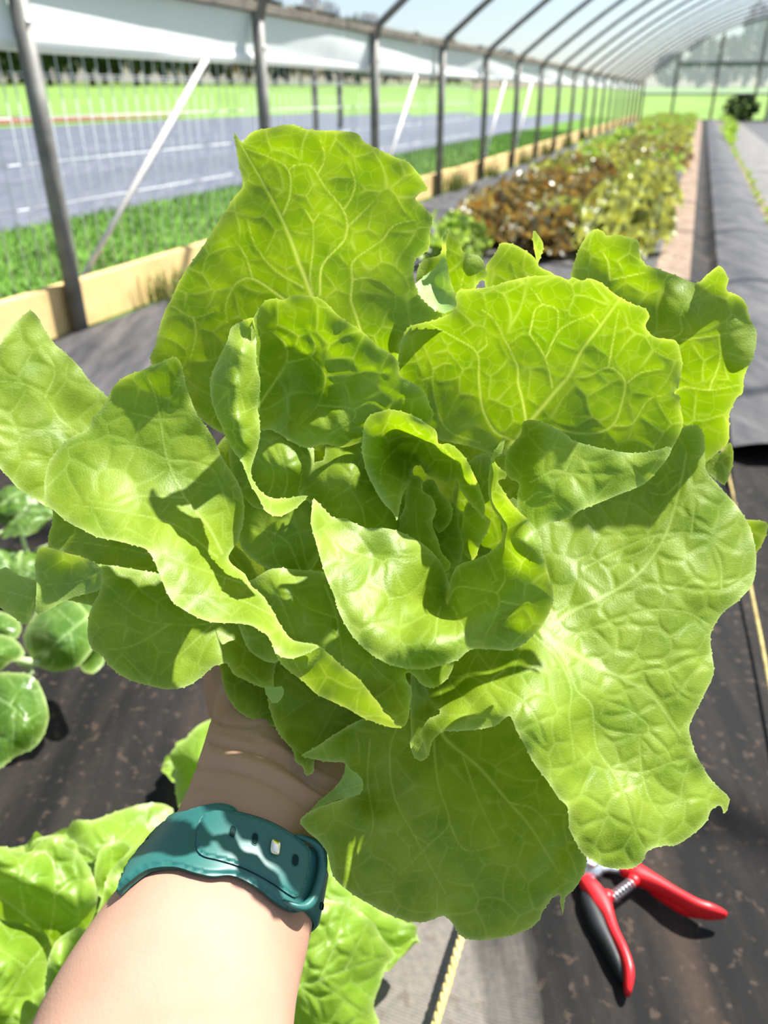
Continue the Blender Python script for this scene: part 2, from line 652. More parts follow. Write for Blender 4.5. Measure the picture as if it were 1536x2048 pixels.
grid_obj('floor', 90, 150, lambda s, q: G(-0.9 + 4.6 * s, LW + 4.2 * q, wave(-0.9 + 4.6 * s, LW + 4.2 * q) - 0.008), M['fabric'], label='black woven ground cover under the crops')
grid_obj('path_beside_wall', 60, 10, lambda s, q: G(1.2 + 23.2 * s, LW + 0.03 + 0.62 * q, 0.004 + 0.004 * math.sin(q * 17 + s * 40)), M['path'], label='dusty grey ground cover path along the left baseboard')
grid_obj('bed_cover', 60, 12, lambda s, q: G(2.3 + 22.3 * s, LW + 0.62 + 0.98 * q, 0.006 + 0.015 * math.sin(q * math.pi)), M['path'], label='grey cover of the lettuce bed')
grid_obj('soil_strip', 70, 6, lambda s, q: G(1.6 + 23.0 * s, -0.065 + 0.125 * q, 0.012 + 0.008 * math.sin(s * 170 + q * 5) * math.sin(q * 3.14)), M['soil'], label='strip of sandy orange soil between the covers')
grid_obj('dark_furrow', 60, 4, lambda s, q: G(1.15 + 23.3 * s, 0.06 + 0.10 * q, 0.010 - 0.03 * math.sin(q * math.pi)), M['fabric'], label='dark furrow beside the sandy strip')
grid_obj('aisle_cover', 80, 12, lambda s, q: G(1.5 + 22.95 * s, 0.16 + 0.26 * q, 0.012 + 0.022 * math.sin(q * math.pi) + 0.003 * math.sin(s * 300 + q * 9)), M['path'], label='grey ridged cover of the aisle to the right of the furrow')
grid_obj('seedling_strip', 60, 4, lambda s, q: G(-0.9 + 25.3 * s, 0.42 + 0.05 * q, 0.006), M['soil'], label='thin soil strip with the seedlings')
grid_obj('far_aisle', 60, 6, lambda s, q: G(-0.9 + 25.3 * s, 0.47 + 0.45 * q, 0.008 + 0.008 * math.sin(q * 3.14)), M['dusty'], label='pale faded cover right of the seedlings')
grid_obj('wide_cover', 30, 6, lambda s, q: G(-0.9 + 25.3 * s, 0.92 + 4.6 * q, 0.0), M['path'], label='grey cover on the right half of the tunnel')
# outside, left of the tunnel
grid_obj('grass_strip', 40, 6, lambda s, q: G(-6 + 40 * s, -3.25 + 1.66 * q, -0.01), M['turf'], label='mown grass strip outside the left wall')
for i, (l0, l1) in enumerate(((-4.9, -3.2), (-6.6, -4.95), (-8.3, -6.65), (-10.4, -8.35), (-12.8, -10.45))):
    o = grid_obj('plastic_mulch_bed', 24, 8, lambda s, q, a=l0, b=l1: G(-8 + 60 * s, a + (b - a) * q, -0.02 + 0.09 * math.sin(math.pi * q) ** 0.5), M['mulch'],
                 label=['nearest', 'second', 'third', 'fourth', 'farthest'][i] + ' blue-grey plastic covered bed outside the left wall')
grid_obj('bed_furrow', 4, 1, lambda s, q: G(-8 + 60 * s, -12.9 + 9.75 * q, -0.06), M['whitepipe'], label='pale bare ground between the plastic beds')
grid_obj('green_verge', 4, 1, lambda s, q: G(-10 + 80 * s, -14.6 + 1.8 * q, 0.0), M['meadow'], label='green verge beyond the plastic beds')
grid_obj('red_clay_strip', 4, 1, lambda s, q: G(-10 + 80 * s, -18.5 + 3.9 * q, 0.03), M['redsoil'], label='strip of bare red clay in the field')
grid_obj('dark_crop_strip', 4, 1, lambda s, q: G(-10 + 34 * s, -22 + 3.5 * q, 0.04), M['mulch'], label='dark covered strip beyond the red clay')
grid_obj('meadow', 30, 12, lambda s, q: Vector((math.sin(-1.25 + 1.35 * s), math.cos(-1.25 + 1.35 * s), 0)) * (24 + 72 * q) + Vector((0, 0, -0.05 + 1.75 * q)), M['meadow'], label='bright green field rising to the trees')
grid_obj('end_meadow', 6, 6, lambda s, q: G(25.5 + 60 * s, -18 + 50 * q, 0.0 + 1.2 * s), M['meadow'], label='bright green field beyond the end wall')
grid_obj('outer_ground', 2, 2, lambda s, q: G(-60 + 200 * s, -100 + 160 * q, -0.09), M['turf'], label='ground all around the tunnel')

# grass blades of the strip (stuff)
rs = np.random.RandomState(7)
nb = 40000
aa = 0.3 + rs.uniform(0, 1, nb) ** 1.5 * 16
ll = rs.uniform(-3.22, -1.66, nb)
hh = rs.uniform(0.012, 0.04, nb)
th = rs.uniform(0, 6.28, nb)
base = np.outer(aa, np.array(AX)) + np.outer(ll, np.array(RT))
dx = np.stack([np.cos(th), np.sin(th), np.zeros(nb)], 1) * 0.004
tip = base + np.stack([np.cos(th * 3) * hh * 0.5, np.sin(th * 3) * hh * 0.5, hh], 1)
V = np.stack([base - dx, base + dx, tip], 1).reshape(-1, 3)
M['blade'] = plain('grass_blade', (0.10, 0.21, 0.03), 0.6, 0.5, 3, 0.3)
g = mesh_obj('grass_blades', V, [(3 * i, 3 * i + 1, 3 * i + 2) for i in range(nb)], M['blade'])
tag(g, 'short green grass blades outside the left baseboard', 'grass', kind='stuff')

# weeds growing up against the baseboard
def tuft(seed, n=70):
    r = np.random.RandomState(seed)
    V, Fc = [], []
    for i in range(n):
        b = np.append(r.normal(0, 0.035, 2), 0.0); h = r.uniform(0.05, 0.13); th_ = r.uniform(0, 6.28); lean = r.uniform(0.1, 0.6)
        w = np.array([-math.sin(th_), math.cos(th_), 0]) * 0.003
        md_ = b + np.array([math.cos(th_) * lean * h * 0.4, math.sin(th_) * lean * h * 0.4, h * 0.6]); tp_ = b + np.array([math.cos(th_) * lean * h, math.sin(th_) * lean * h, h])
        V += [b - w, b + w, md_ + w * 0.8, md_ - w * 0.8, tp_]
        k = 5 * i
        Fc += [(k, k + 1, k + 2, k + 3), (k + 3, k + 2, k + 4)]
    me = bpy.data.meshes.new('weed_tuft'); me.from_pydata([tuple(v) for v in V], [], Fc)
    return me


M['weed'] = plain('weed_blade', (0.20, 0.24, 0.05), 0.7, 0.5, 9, 0.3)
tufts = [tuft(5), tuft(6)]
for me in tufts:
    me.materials.append(M['weed'])
for i, (a, s, where) in enumerate(((2.18, 1.0, 'just right of the nearest hoop post'), (2.32, 0.8, 'right of the nearest hoop post, second clump'), (5.65, 1.2, 'right of the fourth hoop post'), (5.9, 1.1, 'between fourth and fifth hoop posts'), (6.85, 1.0, 'by the fifth hoop post'), (8.3, 1.2, 'by the sixth hoop post'), (9.6, 1.3, 'by the seventh hoop post'), (11.2, 1.3, 'by the eighth hoop post'), (13.0, 1.5, 'by the tenth hoop post'))):
    o = bpy.data.objects.new('weed_tuft', tufts[i % 2]); COL.objects.link(o)
    o.location = G(a, LW + 0.03, 0.0); o.scale = (s, s, s); o.rotation_euler = (0, 0, i * 1.3)
    tag(o, 'weedy grass tuft against the baseboard ' + where, 'weed', 'weeds along the baseboard')

# film roof and side curtain
grid_obj('ceiling', 46, 30, lambda s, q: G(A0 + (A1 - A0) * s, LW + SPAN * q, arch_u(LW + SPAN * q) + 0.028), M['film'], label='clear plastic film stretched over the hoops')
grid_obj('wall_left', 60, 6, lambda s, q: G(A0 + (A1 - A0) * s, LW - 0.035 - 0.015 * math.sin(q * 3.1 + s * 60), 0.725 + (HIP - 0.725) * q), M['curtain'], label='white plastic side curtain rolled up along the left wall')
o = tube('curtain_roll', [G(a, LW - 0.05, 0.722 + 0.004 * math.sin(a * 2.3)) for a in np.linspace(A0, A1, 60)], 0.019, M['curtain'], bpy.data.objects['wall_left'], 10)
o['label'] = 'white roll at the curtain hem'
grid_obj('wall_right', 30, 2, lambda s, q: G(A0 + (A1 - A0) * s, RW + 0.03, 0.35 + (HIP - 0.35) * q), M['curtain'], label='white plastic side curtain of the far right wall')


def box_verts(c, ax, rt, up, sx, sy, sz):
    v = []
    for i in (-1, 1):
        for j in (-1, 1):
            for k in (-1, 1):
                v.append(c + ax * (i * sx / 2) + rt * (j * sy / 2) + up * (k * sz / 2))
    f = [(0, 1, 3, 2), (4, 6, 7, 5), (0, 4, 5, 1), (2, 3, 7, 6), (0, 2, 6, 4), (1, 5, 7, 3)]
    return v, f


UP = Vector((0, 0, 1))


def box(name, c, size, mat, parent=None, ax=AX, rt=RT, up=UP, bev=0.0):
    v, f = box_verts(Vector(c), Vector(ax), Vector(rt), Vector(up), *size)
    bm = bmesh.new()
    vs_ = [bm.verts.new(p) for p in v]
    for q in f:
        bm.faces.new([vs_[i] for i in q])
    if bev:
        bmesh.ops.bevel(bm, geom=bm.edges[:], offset=bev, segments=2, affect='EDGES')
    return bm_obj(name, bm, mat, parent)


def parent_keep(child, par):
    bpy.context.view_layer.update()
    child.parent = par
    child.matrix_parent_inverse = par.matrix_world.inverted()


# baseboard planks and hip rail
bb = bpy.data.objects.new('baseboard_left', None); COL.objects.link(bb); tag(bb, 'new pine baseboard along the foot of the left wall', None, None, 'structure')
for i in range(10):
    a = -2.2 + 2.7 * i
    box('plank', G(a + 1.35, LW - 0.045, 0.055 + 0.004 * (i % 3)), (2.69, 0.038, 0.135), M['wood'], bb, bev=0.003)
hr = bpy.data.objects.new('trim_1', None); COL.objects.link(hr); tag(hr, 'weathered hip rail where curtain meets roof', None, None, 'structure')
for i in range(8):
    a = -3.0 + 3.45 * i
    box('rail_board', G(a + 1.72, LW - 0.02, HIP), (3.44, 0.03, 0.035), M['oldwood'], hr, bev=0.003)

# hoops: post + arch as one bent pipe
ords = ['nearest', 'second', 'third', 'fourth', 'fifth', 'sixth', 'seventh', 'eighth', 'ninth', 'tenth', 'eleventh', 'twelfth', 'thirteenth', 'fourteenth', 'fifteenth', 'sixteenth', 'seventeenth', 'eighteenth', 'nineteenth']
post_v, post_f = tube_data([(0, 0, -0.05), (0, 0, 0.4), (0, 0, HIP - 0.02)], 0.0235, 12)
me_post = None
for k in range(-3, 19):
    a = 1.79 + 1.22 * k
    if k < 0:
        lab = 'grey steel hoop behind the camera'
        continue
    t = thing('tunnel_hoop', ords[k] + ' grey steel hoop of the tunnel counted along the left wall', 'hoop', G(a, LW), 'steel hoops of the tunnel')
    t.rotation_euler = (0, 0, GROT)
    if me_post is None:
        po = mesh_obj('post', post_v, post_f, M['pipe'], t); me_post = po.data
        pts = [(0, 0, HIP - 0.06)] + [(SPAN * q, 0, arch_u(LW + SPAN * q)) for q in np.linspace(0.004, 0.996, 40)] + [(SPAN, 0, HIP - 0.1)]
        v, f = tube_data(pts, 0.019, 8, True, (0, 1, 0))
        ao = mesh_obj('arch', v, f, M['pipe'], t); me_arch = ao.data
        v, f = tube_data([(SPAN, 0, -0.05), (SPAN, 0, HIP)], 0.0235, 10)
        ro = mesh_obj('far_post', v, f, M['pipe'], t); me_far = ro.data
        v, f = tube_data([(0.0225, -0.006, 0.76), (0.027, -0.006, 0.76)], 0.006, 8)
        so = mesh_obj('bolt_head', v, f, M['screw'], t); me_bolt = so.data
    else:
        for nm, me in (('post', me_post), ('arch', me_arch), ('far_post', me_far), ('bolt_head', me_bolt)):
            c = bpy.data.objects.new(nm, me); COL.objects.link(c); c.parent = t
# first hoop just behind the left frame edge casts its shadow too
# diagonal braces
for i, (k, lab) in enumerate(((0, 'white diagonal brace at the foot of the nearest hoop post'), (2, 'white diagonal brace beside the third hoop post'), (4, 'white diagonal brace beside the fifth hoop post'), (5, 'white diagonal brace beside the sixth hoop post'))):
    a = 1.79 + 1.22 * k
    if k == 0:
        pts = [at(156, 572, 2.36), G(2.63, LW - 0.005, 0.71)]
        dirv = pts[1] - pts[0]
    else:
        pts = [G(a + 0.06, LW + 0.01, 0.16), G(a + 0.72, LW - 0.01, 0.70)]
    br = thing('diagonal_brace', lab, 'brace', pts[0], 'diagonal braces')
    loc = [p - pts[0] for p in pts]
    tube('bar', [loc[0], loc[0].lerp(loc[1], 0.5), loc[1]], 0.0095, M['whitepipe'], br, 10)
    tube('end_clip', [loc[0], loc[0].lerp(loc[1], 0.03)], 0.013, M['pipe'], br, 10)

# wire mesh panels outside the posts, one per bay
wv_v, wv_f = tube_data([(0, 0, 0.05), (0, 0, 0.73)], 0.0017, 5)
wh_v, wh_f = tube_data([(0, 0, 0), (1.2, 0, 0)], 0.0018, 5)
mv = mh = None
for k in range(-1, 4):
    a = 1.79 + 1.22 * k
    t = thing('wire_mesh_panel', ['wire mesh panel left of the nearest hoop post at the frame edge', 'wire mesh panel between the nearest and second hoop posts', 'wire mesh panel between the second and third hoop posts',
                                  'wire mesh panel between the third and fourth hoop posts', 'wire mesh panel between the fourth and fifth hoop posts'][k + 1], 'wire mesh', G(a, LW - 0.08), 'wire mesh panels')
    t.rotation_euler = (0, 0, GROT + math.pi / 2)
    n = 22 if k < 2 else 14
    for i in range(n):
        if mv is None:
            c = mesh_obj('upright_wire', wv_v, wv_f, M['wire'], t); mv = c.data
        else:
            c = bpy.data.objects.new('upright_wire', mv); COL.objects.link(c); c.parent = t
        c.location = (0.02 + 1.18 * i / (n - 1), 0, 0)
    for z in (0.645, 0.655, 0.55, 0.44, 0.33):
        if mh is None:
            c = mesh_obj('cross_wire', wh_v, wh_f, M['wire'], t); mh = c.data
        else:
            c = bpy.data.objects.new('cross_wire', mh); COL.objects.link(c); c.parent = t
        c.location = (0, 0, z)

# two dark posts of a fence out in the field
for i, (px, h) in enumerate(((632, 120), (681, 128))):
    b = ground_at(px, 262)
    r = ray(px, 262); tpar = (0 - CAM_H) / r.z
    t = tube('field_post', [(0, 0, -0.05), (0, 0, 0.7), (0, 0, 1.42)], [0.055, 0.055, 0.05], M['oldwood'], None, 10)
    t.location = b
    tag(t, ['dark post standing in the field, left of the pair', 'dark post standing in the field, right of the pair'][i], 'post', 'dark posts in the field')

# end wall
ew = bpy.data.objects.new('wall_end', None); COL.objects.link(ew); tag(ew, 'framed plastic end wall far down the tunnel', None, None, 'structure')
EA = A1 - 0.05
sh = [G(EA, LW + SPAN * q, 0.62) for q in np.linspace(0, 1, 31)] + [G(EA, LW + SPAN * q, arch_u(LW + SPAN * q)) for q in np.linspace(0, 1, 31)]
mesh_obj('end_film', sh, [(i, i + 1, 32 + i, 31 + i) for i in range(30)], M['endfilm'], ew)
for l in (-1.55, -0.75, 0.25, 1.25, 1.6, 3.4, 4.5):
    tube('end_post', [G(EA + 0.03, l, 0), G(EA + 0.03, l, max(0.9, arch_u(l)))], 0.035, M['oldwood'], ew, 8)
for u, l0, l1 in ((0.62, LW, RW), (1.35, -0.75, 5.0)):
    tube('end_girt', [G(EA + 0.03, l0, u), G(EA + 0.03, l1, u)], 0.03, M['oldwood'], ew, 8)
dr = bpy.data.objects.new('door_1', None); COL.objects.link(dr); tag(dr, 'pale translucent door panel in the end wall', None, None, 'structure')
box('door_panel', G(EA - 0.25, 2.25, 0.95), (0.03, 1.2, 1.9), M['curtain'], dr)
for dl in (-0.6, 0.6):
    box('door_stile', G(EA - 0.25, 2.25 + dl, 0.95), (0.05, 0.06, 1.95), M['whitepipe'], dr)

# trees: each with a trunk and lumpy crown
M['crown_dark'] = plain('dark_foliage', (0.045, 0.075, 0.02), 0.9, 0.6, 1.2, 0.1)
M['crown_brown'] = plain('early_spring_foliage', (0.17, 0.13, 0.065), 0.9, 0.5, 1.2, 0.1)
M['crown_grey'] = plain('grey_green_foliage', (0.075, 0.10, 0.06), 0.9, 0.5, 1.2, 0.1)


def crown_mesh(seed, n=420):
    r = np.random.RandomState(seed)
    c = r.normal(0, 1, (n, 3)); c /= np.linalg.norm(c, axis=1)[:, None]
    c *= (r.uniform(0.35, 1, n) ** 0.5)[:, None]
    c[:, 2] *= 1.25
    V, Fc = [], []
    for i, p in enumerate(c):
        s = r.uniform(0.12, 0.26)
        R = r.normal(0, 1, (4, 3)); R /= np.linalg.norm(R, axis=1)[:, None]
        V += [p + R[j] * s for j in range(4)]
        Fc += [(4 * i, 4 * i + 1, 4 * i + 2), (4 * i, 4 * i + 2, 4 * i + 3), (4 * i, 4 * i + 3, 4 * i + 1), (4 * i + 1, 4 * i + 3, 4 * i + 2)]
    me = bpy.data.meshes.new('crown')
    me.from_pydata([tuple(v) for v in V], [], Fc)
    return me


crowns = {}
for key in ('crown_dark', 'crown_brown', 'crown_grey'):
    crowns[key] = []
    for s in range(2):
        me = crown_mesh(31 * s + len(key))
        me.materials.append(M[key])
        crowns[key].append(me)
tv, tf = tube_data([(0, 0, -0.5), (0.05, 0, 3), (0, 0.05, 7)], [0.28, 0.2, 0.08], 8)
me_trunk = None
rt_ = random.Random(12)


def tree(a, l, u, h, r, key, label, group):
    global me_trunk
    t = thing('tree', label, 'tree', G(a, l, u), group)
    t.rotation_euler = (0, 0, rt_.uniform(0, 6))
    if me_trunk is None:
        c = mesh_obj('trunk', tv, tf, M['bark'], t); me_trunk = c.data
    else:
        c = bpy.data.objects.new('trunk', me_trunk); COL.objects.link(c); c.parent = t
    c.scale = (h / 9, h / 9, h / 9)
    k = bpy.data.objects.new('crown', rt_.choice(crowns[key])); COL.objects.link(k); k.parent = t
    k.location = (0, 0, h * 0.55); k.scale = (r, r, h * 0.40)


for i in range(50):
    px = -150 + i * 28 + rt_.uniform(-8, 8)
    r = ray(px, 190); r.z = 0; r.normalize()
    dist = 78 + rt_.uniform(-3, 3) + 6 * (i % 3)
    w_ = r * dist
    key = 'crown_dark' if px < 260 or rt_.random() < 0.3 else rt_.choice(['crown_brown', 'crown_brown', 'crown_grey'])
    if px > 1060:
        continue
    hip_y = 10 + 0.205 * (px - 520)
    h_ = rt_.uniform(0.6, 0.8) * min(12.0, ((190 - hip_y) / 1365.0 * dist - 1.6) / 0.97)
    if h_ < 1.2:
        continue
    tree(w_.dot(AX), w_.dot(RT), 1.5, h_, rt_.uniform(1.4, 1.7), key,
         {'crown_dark': 'dark green', 'crown_brown': 'brown budding', 'crown_grey': 'grey-green'}[key] + ' tree of the far wood, ' + ('left of the nearest hoop post' if px < 70 else 'just right of the nearest hoop post' if px < 290 else 'just left of the second hoop post' if px < 525 else 'between second and third hoop posts' if px < 745 else 'between third and fourth hoop posts' if px < 880 else 'beyond the fourth hoop post'), 'trees of the far wood')
for i, (l, h) in enumerate(((-3.2, 2.8), (-0.6, 3.6), (1.4, 4.0), (3.0, 5.9), (4.6, 6.3), (6.6, 4.5), (9, 5), (12.5, 5), (16, 5), (20, 5), (24, 5))):
    tree(82 + rt_.uniform(-3, 3), l, 1.0, h, 1.45 if h < 5.6 else 1.1, 'crown_grey' if i % 2 else 'crown_dark',
         'tall dark tree seen through the end wall' if h > 5.5 else ('dark' if i % 2 == 0 else 'grey') + ' tree beyond the end wall, ' + ('left of the tall trees' if l < 3 else 'right of the tall trees'), 'trees beyond the end wall')
CORE = at(800, 1150, Z0 + 0.105)
head = thing('lettuce_head', 'large bright green butterhead lettuce held up in the hand', 'lettuce', at(800, 1150, Z0 + 0.125))
bpy.context.view_layer.update()
HM = head.matrix_world.inverted()


def L(pieces, label=None, mat='lettuce'):
    o = build_leaf('leaf', pieces, M[mat], head, label)
    o.matrix_parent_inverse = HM
    return o


# heart leaf, cupped, in front
L([leaf_piece(
    '628,998,0.6 624,1020 622,1050,-0.6 632,1085 640,1110,-1.2 655,1160 670,1200,-1.9 678,1228 690,1250 713,1283,-2.4 745,1310 790,1333,-2.7 '
    '840,1338,-2.8 885,1331 915,1320,-2.6 942,1300,-2.4 985,1299 1015,1302,-1.90 1040,1292 1062,1275,-1.90 1085,1250 1100,1220,-2.20 1106,1188 1098,1150,-2.70 1087,1112,-2.80 '
    '1078,1072,-2.60 1055,1040,-2.30 1025,1010,-1.60 1003,978 996,962,-0.5 1012,955 1013,945 1000,935 990,918,0.0 1004,903 1009,875,0.6 1000,885 985,910 977,950,1.2 977,985 '
    '984,1015,1.5 1000,1040 1005,1062,1.6 1000,1085,1.8 980,1105 950,1119,1.8 920,1128 903,1150,2.2 897,1180,1.90 893,1206,2.5 899,1170 893,1150 880,1120,1.60 845,1087,1.20 '
    '805,1066 770,1057,0.80 735,1057 705,1045,0.60 690,1037 665,1034,0.9 645,1015',
    '660,1090,-0.5 700,1150,-1.2 740,1110,0.2 790,1100,0.20 830,1150,0.30 860,1180,1.00 780,1190,-0.8 740,1230,-2.0 820,1245,-1.3 850,1215,0.4 870,1235,-1.0 '
    '800,1290,-2.7 850,1300,-3.1 900,1270,-2.6 930,1235,-1.6 915,1200,0.5 960,1190,-0.60 940,1150,0.9 980,1140,0.20 1000,1220,-2.20 1050,1200,-2.30 1040,1140,-2.00 1020,1080,-1.80 '
    '960,1275,-2.20 1030,1260,-1.70 1003,1010,-0.60',
    [(3, 2, '893,1206 909,1177 931,1174 994,1186 999,1202 988,1238 970,1274'), (3, 2, '994,1186 1010,1160 1008,1131'), (2.5, 2, '999,1202 1031,1208 1053,1206'),
     (3, 2, '677,1086 698,1102 766,1125 764,1163 777,1197 777,1210 755,1235'), (2.5, 2, '766,1125 777,1117 827,1117'), (2.5, 2, '777,1197 816,1190 849,1160'),
     (2.5, 2, '723,1113 691,1138'), (3, 2, '881,1213 874,1242 870,1276 852,1299'), (2.5, 2, '870,1276 902,1288'), (2.5, 1.5, '795,1306 788,1331'), (2.5, 2, '905,1213 925,1250 932,1285')],
    cell=60, pillow=0.14, seed=3)])

# heart hood leaf
L([leaf_piece(
    '768,821,0.50 740,832 728,850,0.80 725,880 726,912,1.10 734,945 748,973,1.00 765,1003 783,1023,0.90 795,1040,0.80 800,1016 809,984,2.10 822,959 827,935,3.30 840,930,4.30 '
    '852,948 868,957,4.70 890,963 912,960,4.10 920,980,2.70 938,1005 955,1023,2.10 967,1036,2.00 969,1010 961,980,1.00 946,945 934,920,0.50 917,899 897,886,0.30 878,887 '
    '873,862,0.10 853,846 831,832,0.10 798,823',
    '760,850,0.80 750,910,1.50 775,960,1.50 790,1000,1.20 790,870,2.30 800,905,3.90 830,900,4.50 810,940,3.40 860,925,4.30 890,940,3.70 812,850,0.50 835,862,0.50 850,880,1.10 '
    '880,902,1.10 905,920,1.10 925,955,1.40 940,985,1.70',
    [(2.5, 1.5, '790,900 765,930 760,970'), (2.2, 1.5, '815,835 830,860 850,872'), (2.2, 1.5, '885,895 905,915 920,930')], cell=48, pillow=0.10, seed=5)])

# inner heart leaves
L([leaf_piece('827,950,2.50 843,956 844,980,2.50 866,998,2.70 871,1023 863,1048,3.10 874,1077,3.30 884,1106 902,1130,3.70 880,1150,4.70 830,1120,4.90 780,1080,4.70 790,1050,4.30 806,1020,4.00 812,985 818,965,3.30',
              '830,1010,3.40 845,1060,3.90', [(2.2, 1.5, '850,1110 835,1060 830,1000')], cell=45, pillow=0.09, seed=7)])
L([leaf_piece('845,968,3.30 866,961,3.20 878,984 899,1006,3.20 905,1028 896,1052,3.80 877,1066,4.20 860,1040,5.00 850,1000,4.20', '', [], cell=40, pillow=0.06, seed=8)])
L([leaf_piece('905,1000,4.20 917,1030,4.30 919,1056 928,1088,4.60 924,1117 912,1137,5.00 880,1130,5.40 860,1080,5.60 870,1030,5.30', '', [], cell=40, pillow=0.06, seed=9)])
L([leaf_piece('955,1010,3.40 970,1029,3.00 982,1040,2.90 977,1058 962,1084,3.80 945,1120,4.80 920,1090,5.50 925,1040,5.30 935,1005,4.40', '', [], cell=40, pillow=0.06, seed=10)])
L([leaf_piece('935,925,4.60 965,905,4.40 985,915,4.40 992,960,4.20 1000,1000,4.40 1035,1000,4.80 1038,1060,5.00 1000,1110,5.60 940,1110,6.20 905,1040,6.40 910,960,5.80', '', [], cell=45, pillow=0.08, seed=11)])
# pale inner leaf on the left of the heart
L([leaf_piece('790,860,4.70 720,850,4.70 660,860,4.50 652,895,3.70 650,915,3.30 645,922 628,925,3.40 622,945 602,968,3.30 599,990,3.40 628,1012,3.30 665,1055,3.70 720,1085,4.30 795,1085,4.70 830,1040,4.70 815,980,4.50 775,930,4.10',
              '700,930,2.20 680,970,2.00 740,985,2.50 720,1040,2.80 640,960,2.50',
              [(3, 1.8, '735,1075 722,1010 700,975 712,940 727,912'), (2.2, 1.5, '700,975 660,1000'), (2.2, 1.5, '722,1010 760,990')], cell=44, pillow=0.10, seed=12)])
L([leaf_piece('470,840,3.50 520,845,3.30 580,878,3.10 622,890,3.30 628,925 618,965,3.40 600,1003 560,1020,3.50 500,1010,3.70 460,930,3.70',
              '540,930,2.40 590,940,2.50', [(3, 2, '560,1010 575,960 560,900'), (3, 2, '530,1010 548,950 530,900'), (2.5, 2, '595,1000 605,940')], cell=50, pillow=0.16, seed=13)])

# curled leaf left of centre: inner wall, flared rim and its lower flap
L([leaf_piece(
    '506,640,0.0 524,610,0.3 540,599 569,599,0.6 579,591 608,590,0.9 634,596,1.2 652,606 677,630,1.8 712,654 735,671,2.0 757,693 780,706,1.8 796,723 801,750,1.7 833,768,1.5 849,785 '
    '859,807,1.7 866,832,2.2 830,870,3.0 770,900,3.6 725,886,2.9 700,893 680,895,2.6 660,890 641,889,2.6 612,896 582,883,2.8 560,868 543,860,2.8 515,856,2.4 505,800,0.9 506,740,0.5 503,690',
    '560,680,2.2 545,760,3.2 600,740,3.4 590,820,3.4 640,700,2.8 660,760,2.9 720,720,2.5 700,800,2.6 760,770,2.2 780,830,2.4 640,850,2.6 600,640,1.9 680,850,2.3',
    [(4, 2.5, '514,815 545,770 572,726 572,690 540,661'), (3, 2, '572,726 621,713 631,690 615,661'), (3, 2, '621,713 651,752 634,811 595,853'), (3, 2, '651,752 693,752 725,744 775,747'),
     (3, 2, '634,811 680,814 708,819 708,837 647,876'), (2.5, 2, '708,819 739,806 762,817')], cell=70, pillow=0.30, seed=14),
   leaf_piece(
    '506,638,0.0 488,641,0.3 462,654,0.5 454,680 439,713,0.4 424,746 420,778,0.3 424,807 436,840,-0.1 449,869 465,899,-0.4 481,918 490,941,-0.7 502,970 514,988,-0.9 528,1014,-1.0 530,1020 '
    '543,1029,-1.2 560,1033 582,1024,-1.0 602,1009 616,992,-0.4 602,990 576,995,0.1 543,995 520,983,-0.2 506,960 502,945,0.0 504,928 516,893,0.5 520,863 515,820,0.6 517,805 521,762,0.5 513,723 512,674,0.4',
    '478,700,-0.5 465,770,-0.8 475,840,-1.0 490,890,-0.8 550,1012,-0.6',
    [(2.2, 1.6, '516,811 485,825 440,830'), (2.2, 1.6, '480,770 470,735 445,715'), (2.2, 1.5, '490,825 478,775')], cell=45, pillow=0.08, seed=15)])

